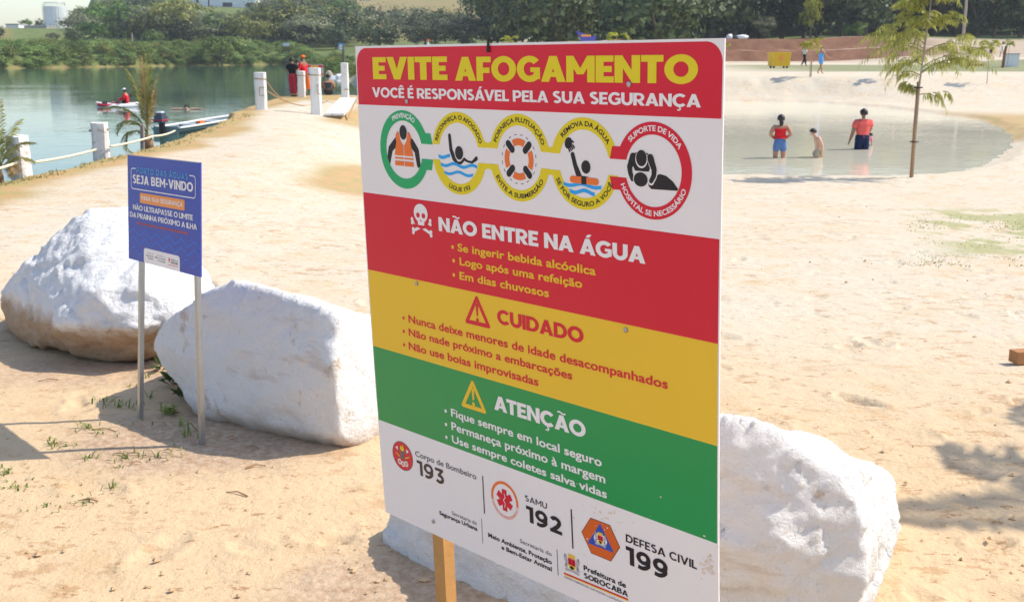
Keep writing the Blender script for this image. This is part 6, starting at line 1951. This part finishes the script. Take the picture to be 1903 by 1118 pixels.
for i, (az_, el, ln, dr, z, hg) in enumerate(BR):
    mb = MB(); mb.mat(L_SAP)
    b0_ = (.03 + max(0, z - 2.0) * .05, 0, z)
    compound(mb, b0_, az_, el, ln, dr, .17, 100 + i, hg)
    for j in range(4):
        f = .28 + .17 * j
        compound(mb, Vector(b0_) + Vector((math.cos(az_) * ln * f * .8, math.sin(az_) * ln * f * .8, math.sin(el) * ln * f * .7)), az_ + (-1) ** j * r.uniform(.5, 1.0), el * .4, ln * .40, dr, .16, 300 + i * 7 + j, hg)
    mb.build('leafy_branch', root)

# ---- weeds and grass about the blue sign
def blades(mb, c, n, sp, h, seed, w_=.006, lay=.5):
    rr_ = random.Random(seed)
    for k in range(n):
        a = rr_.uniform(0, 6.28); q = abs(rr_.gauss(0, sp)); x, y = c[0] + math.cos(a) * q, c[1] + math.sin(a) * q
        z = gz(x, y) - .005; h_ = h * rr_.uniform(.5, 1.3); b = rr_.uniform(0, 6.28); le = h_ * rr_.uniform(.2, 1.0) * lay * 2
        d = Vector((math.cos(b), math.sin(b), 0)); s_ = Vector((-math.sin(b), math.cos(b), 0)) * w_ * rr_.uniform(.6, 1.4)
        p0 = Vector((x, y, z)); p1 = p0 + d * le * .35 + Vector((0, 0, h_ * .65)); p2 = p0 + d * le + Vector((0, 0, h_ * (.95 - .4 * lay)))
        mb.t = rr_.random()
        mb.add([p0 - s_, p0 + s_, p1 + s_ * .8, p1 - s_ * .8, p2], [(0, 1, 2, 3), (3, 2, 4)])


mb = MB(); mb.mat(L_WEED)
for i, (px, py, n, sp, h) in enumerate(((222, 756, 46, .06, .075), (195, 748, 26, .05, .06), (163, 796, 40, .035, .07), (200, 800, 20, .06, .05), (312, 768, 44, .035, .08), (345, 812, 26, .035, .10), (100, 828, 34, .05, .05), (130, 830, 20, .03, .05), (165, 855, 26, .03, .07), (235, 852, 46, .06, .06), (305, 850, 30, .05, .06), (262, 790, 14, .05, .05), (215, 870, 18, .06, .04), (205, 905, 20, .04, .05), (155, 936, 40, .05, .035), (85, 942, 30, .05, .03), (10, 880, 70, .05, .045), (35, 905, 60, .06, .035), (240, 720, 12, .03, .05), (275, 702, 10, .02, .07), (330, 790, 12, .03, .08), (275, 740, 16, .03, .08))):
    c = onground(px, py, 2, 12); blades(mb, c, max(5, n // 2), sp, h * .72, i, w_=.0035, lay=.8)
tag(mb.build('weed_grass'), kind='stuff')
mb = MB(); mb.mat(leaf_mat('dry turf blades', (.24, .23, .08), (.46, .42, .18), .4))
rr_ = random.Random(5)
for k in range(420):
    px = rr_.uniform(1690, 1930); py = rr_.choice((rr_.uniform(398, 430), rr_.uniform(420, 495), rr_.uniform(455, 495)))
    c = onground(px, py, 5, 30)
    if vn(np.array([c.x * 2.2]), np.array([c.y * 1.6]), 9)[0] > .42: blades(mb, c, 4, .08, .022, 900 + k, .005, .8)
for k in range(160):
    px = rr_.uniform(-20, 470); c = onground(px, np.interp(px, [0, 150, 330, 440, 470], [338, 304, 262, 216, 207]) + rr_.uniform(0, 9), 8, 50); blades(mb, c, 8, .12, .045, 1500 + k, .008, .7)
tag(mb.build('creeping_grass'), kind='stuff')


def leafy(px, py, n, sz, label, seed, mat=L_DWEED):
    c = onground(px, py, 2, 12); rr2 = random.Random(seed); root = empty('weed_plant', c, label, 'plant', 'leafy weeds at the foot of the boulder')
    mb = MB(); mb.mat(mat)
    for k in range(n):
        a = 2.4 * k + rr2.uniform(-.3, .3); el = rr2.uniform(.25, 1.1); l_ = sz * rr2.uniform(.7, 1.15)
        d = Vector((math.cos(a) * math.cos(el), math.sin(a) * math.cos(el), math.sin(el))); s_ = Vector((-math.sin(a), math.cos(a), 0)) * l_ * .17
        b0_ = Vector((0, 0, sz * .12 * (k % 4))); m_ = b0_ + d * l_ * .5; t_ = b0_ + d * l_ - Vector((0, 0, l_ * .18))
        mb.t = rr2.random(); mb.add([b0_, m_ + s_, t_, m_ - s_], [(0, 1, 2, 3)])
    mb.build('leaves', root)


leafy(386, 752, 12, .11, 'broad leaved weed right beside the right post of the blue sign', 1)
leafy(318, 716, 14, .10, 'dark leaved weed in the boulder shade between the two sign posts', 2)
leafy(300, 690, 10, .10, 'dark leaved weed tight against the tip of the middle boulder', 3)
leafy(340, 742, 10, .09, 'low dark weed in the boulder shade just left of the right sign post', 4)
leafy(316, 772, 12, .07, 'bright green low weed on the sunlit sand between the posts', 5, L_WEED)

# ---- pebbles, clods and litter of twigs
mb = MB(); mb.mat(plain('sandy clods', (.55, .38, .22), .95, .1, vary=.25, scale=30))
rr_ = random.Random(21)
for k in range(260):
    if k < 120: px, py = rr_.uniform(0, 720), rr_.uniform(650, 1117)
    elif k < 150: px, py = rr_.uniform(640, 860), rr_.uniform(1010, 1117)
    else: px, py = rr_.uniform(1345, 1903), rr_.uniform(360, 1117)
    c = onground(px, py, 2, 22); s_ = rr_.choice((.003, .004, .005, .007, .010)) * rr_.uniform(.7, 1.3) * (1 + c.y * .03)
    mb.t = rr_.random(); vs = []
    for t in ((1, 0, 0), (-1, 0, 0), (0, 1, 0), (0, -1, 0), (0, 0, 1), (0, 0, -1)):
        q = rr_.uniform(.7, 1.3); vs.append(c + Vector((t[0] * s_ * q * 1.3, t[1] * s_ * q, t[2] * s_ * q * .75 + s_ * .2)))
    mb.add(vs, [(0, 2, 4), (2, 1, 4), (1, 3, 4), (3, 0, 4), (2, 0, 5), (1, 2, 5), (3, 1, 5), (0, 3, 5)])
tag(mb.build('pebbles'), kind='stuff')
mb = MB(); mb.mat(M_BARKB)
for k in range(12):
    px, py = (rr_.uniform(0, 500), rr_.uniform(680, 1000)) if k < 35 else (rr_.uniform(1400, 1900), rr_.uniform(560, 1110))
    c = onground(px, py, 2, 14); a = rr_.uniform(-.6, .6) + rr_.choice((0, math.pi)); l_ = rr_.uniform(.04, .13)
    d = Vector((math.cos(a), math.sin(a), 0)) * l_
    mb.tube([c + Vector((0, 0, .008)), c + d * .5 + Vector((0, .01, .014)), c + d + Vector((0, 0, .006))], [.0035, .003, .002], 5)
tag(mb.build('twigs'), kind='stuff')
p0 = onground(1896, 676, 3, 20)
mb = MB(); mb.mat(plain('brown wood offcut', (.40, .19, .08), .8, .2, vary=.2, scale=12)).box((0, 0, .045), (.10, .08, .07), Matrix.Rotation(R(12), 3, 'Z')); o = mb.build('wood_block'); o.location = p0; tag(o, 'brown wooden block lying on the sand at the right picture edge', 'block')

# ================================================================== the air: a thin summer haze over the lake and woods
m = bpy.data.materials.new('haze'); m.use_nodes = True; nt = m.node_tree; nt.nodes.clear()
o_ = nt.nodes.new('ShaderNodeOutputMaterial'); v_ = nt.nodes.new('ShaderNodeVolumePrincipled')
v_.inputs['Color'].default_value = (.86, .92, 1, 1); v_.inputs['Density'].default_value = .0003; v_.inputs['Anisotropy'].default_value = .2
nt.links.new(v_.outputs[0], o_.inputs['Volume'])
mb = MB(); mb.box((0, 260, 36), (1400, 720, 84)); hz = mb.build('haze', mats=[m]); tag(hz, kind='stuff')
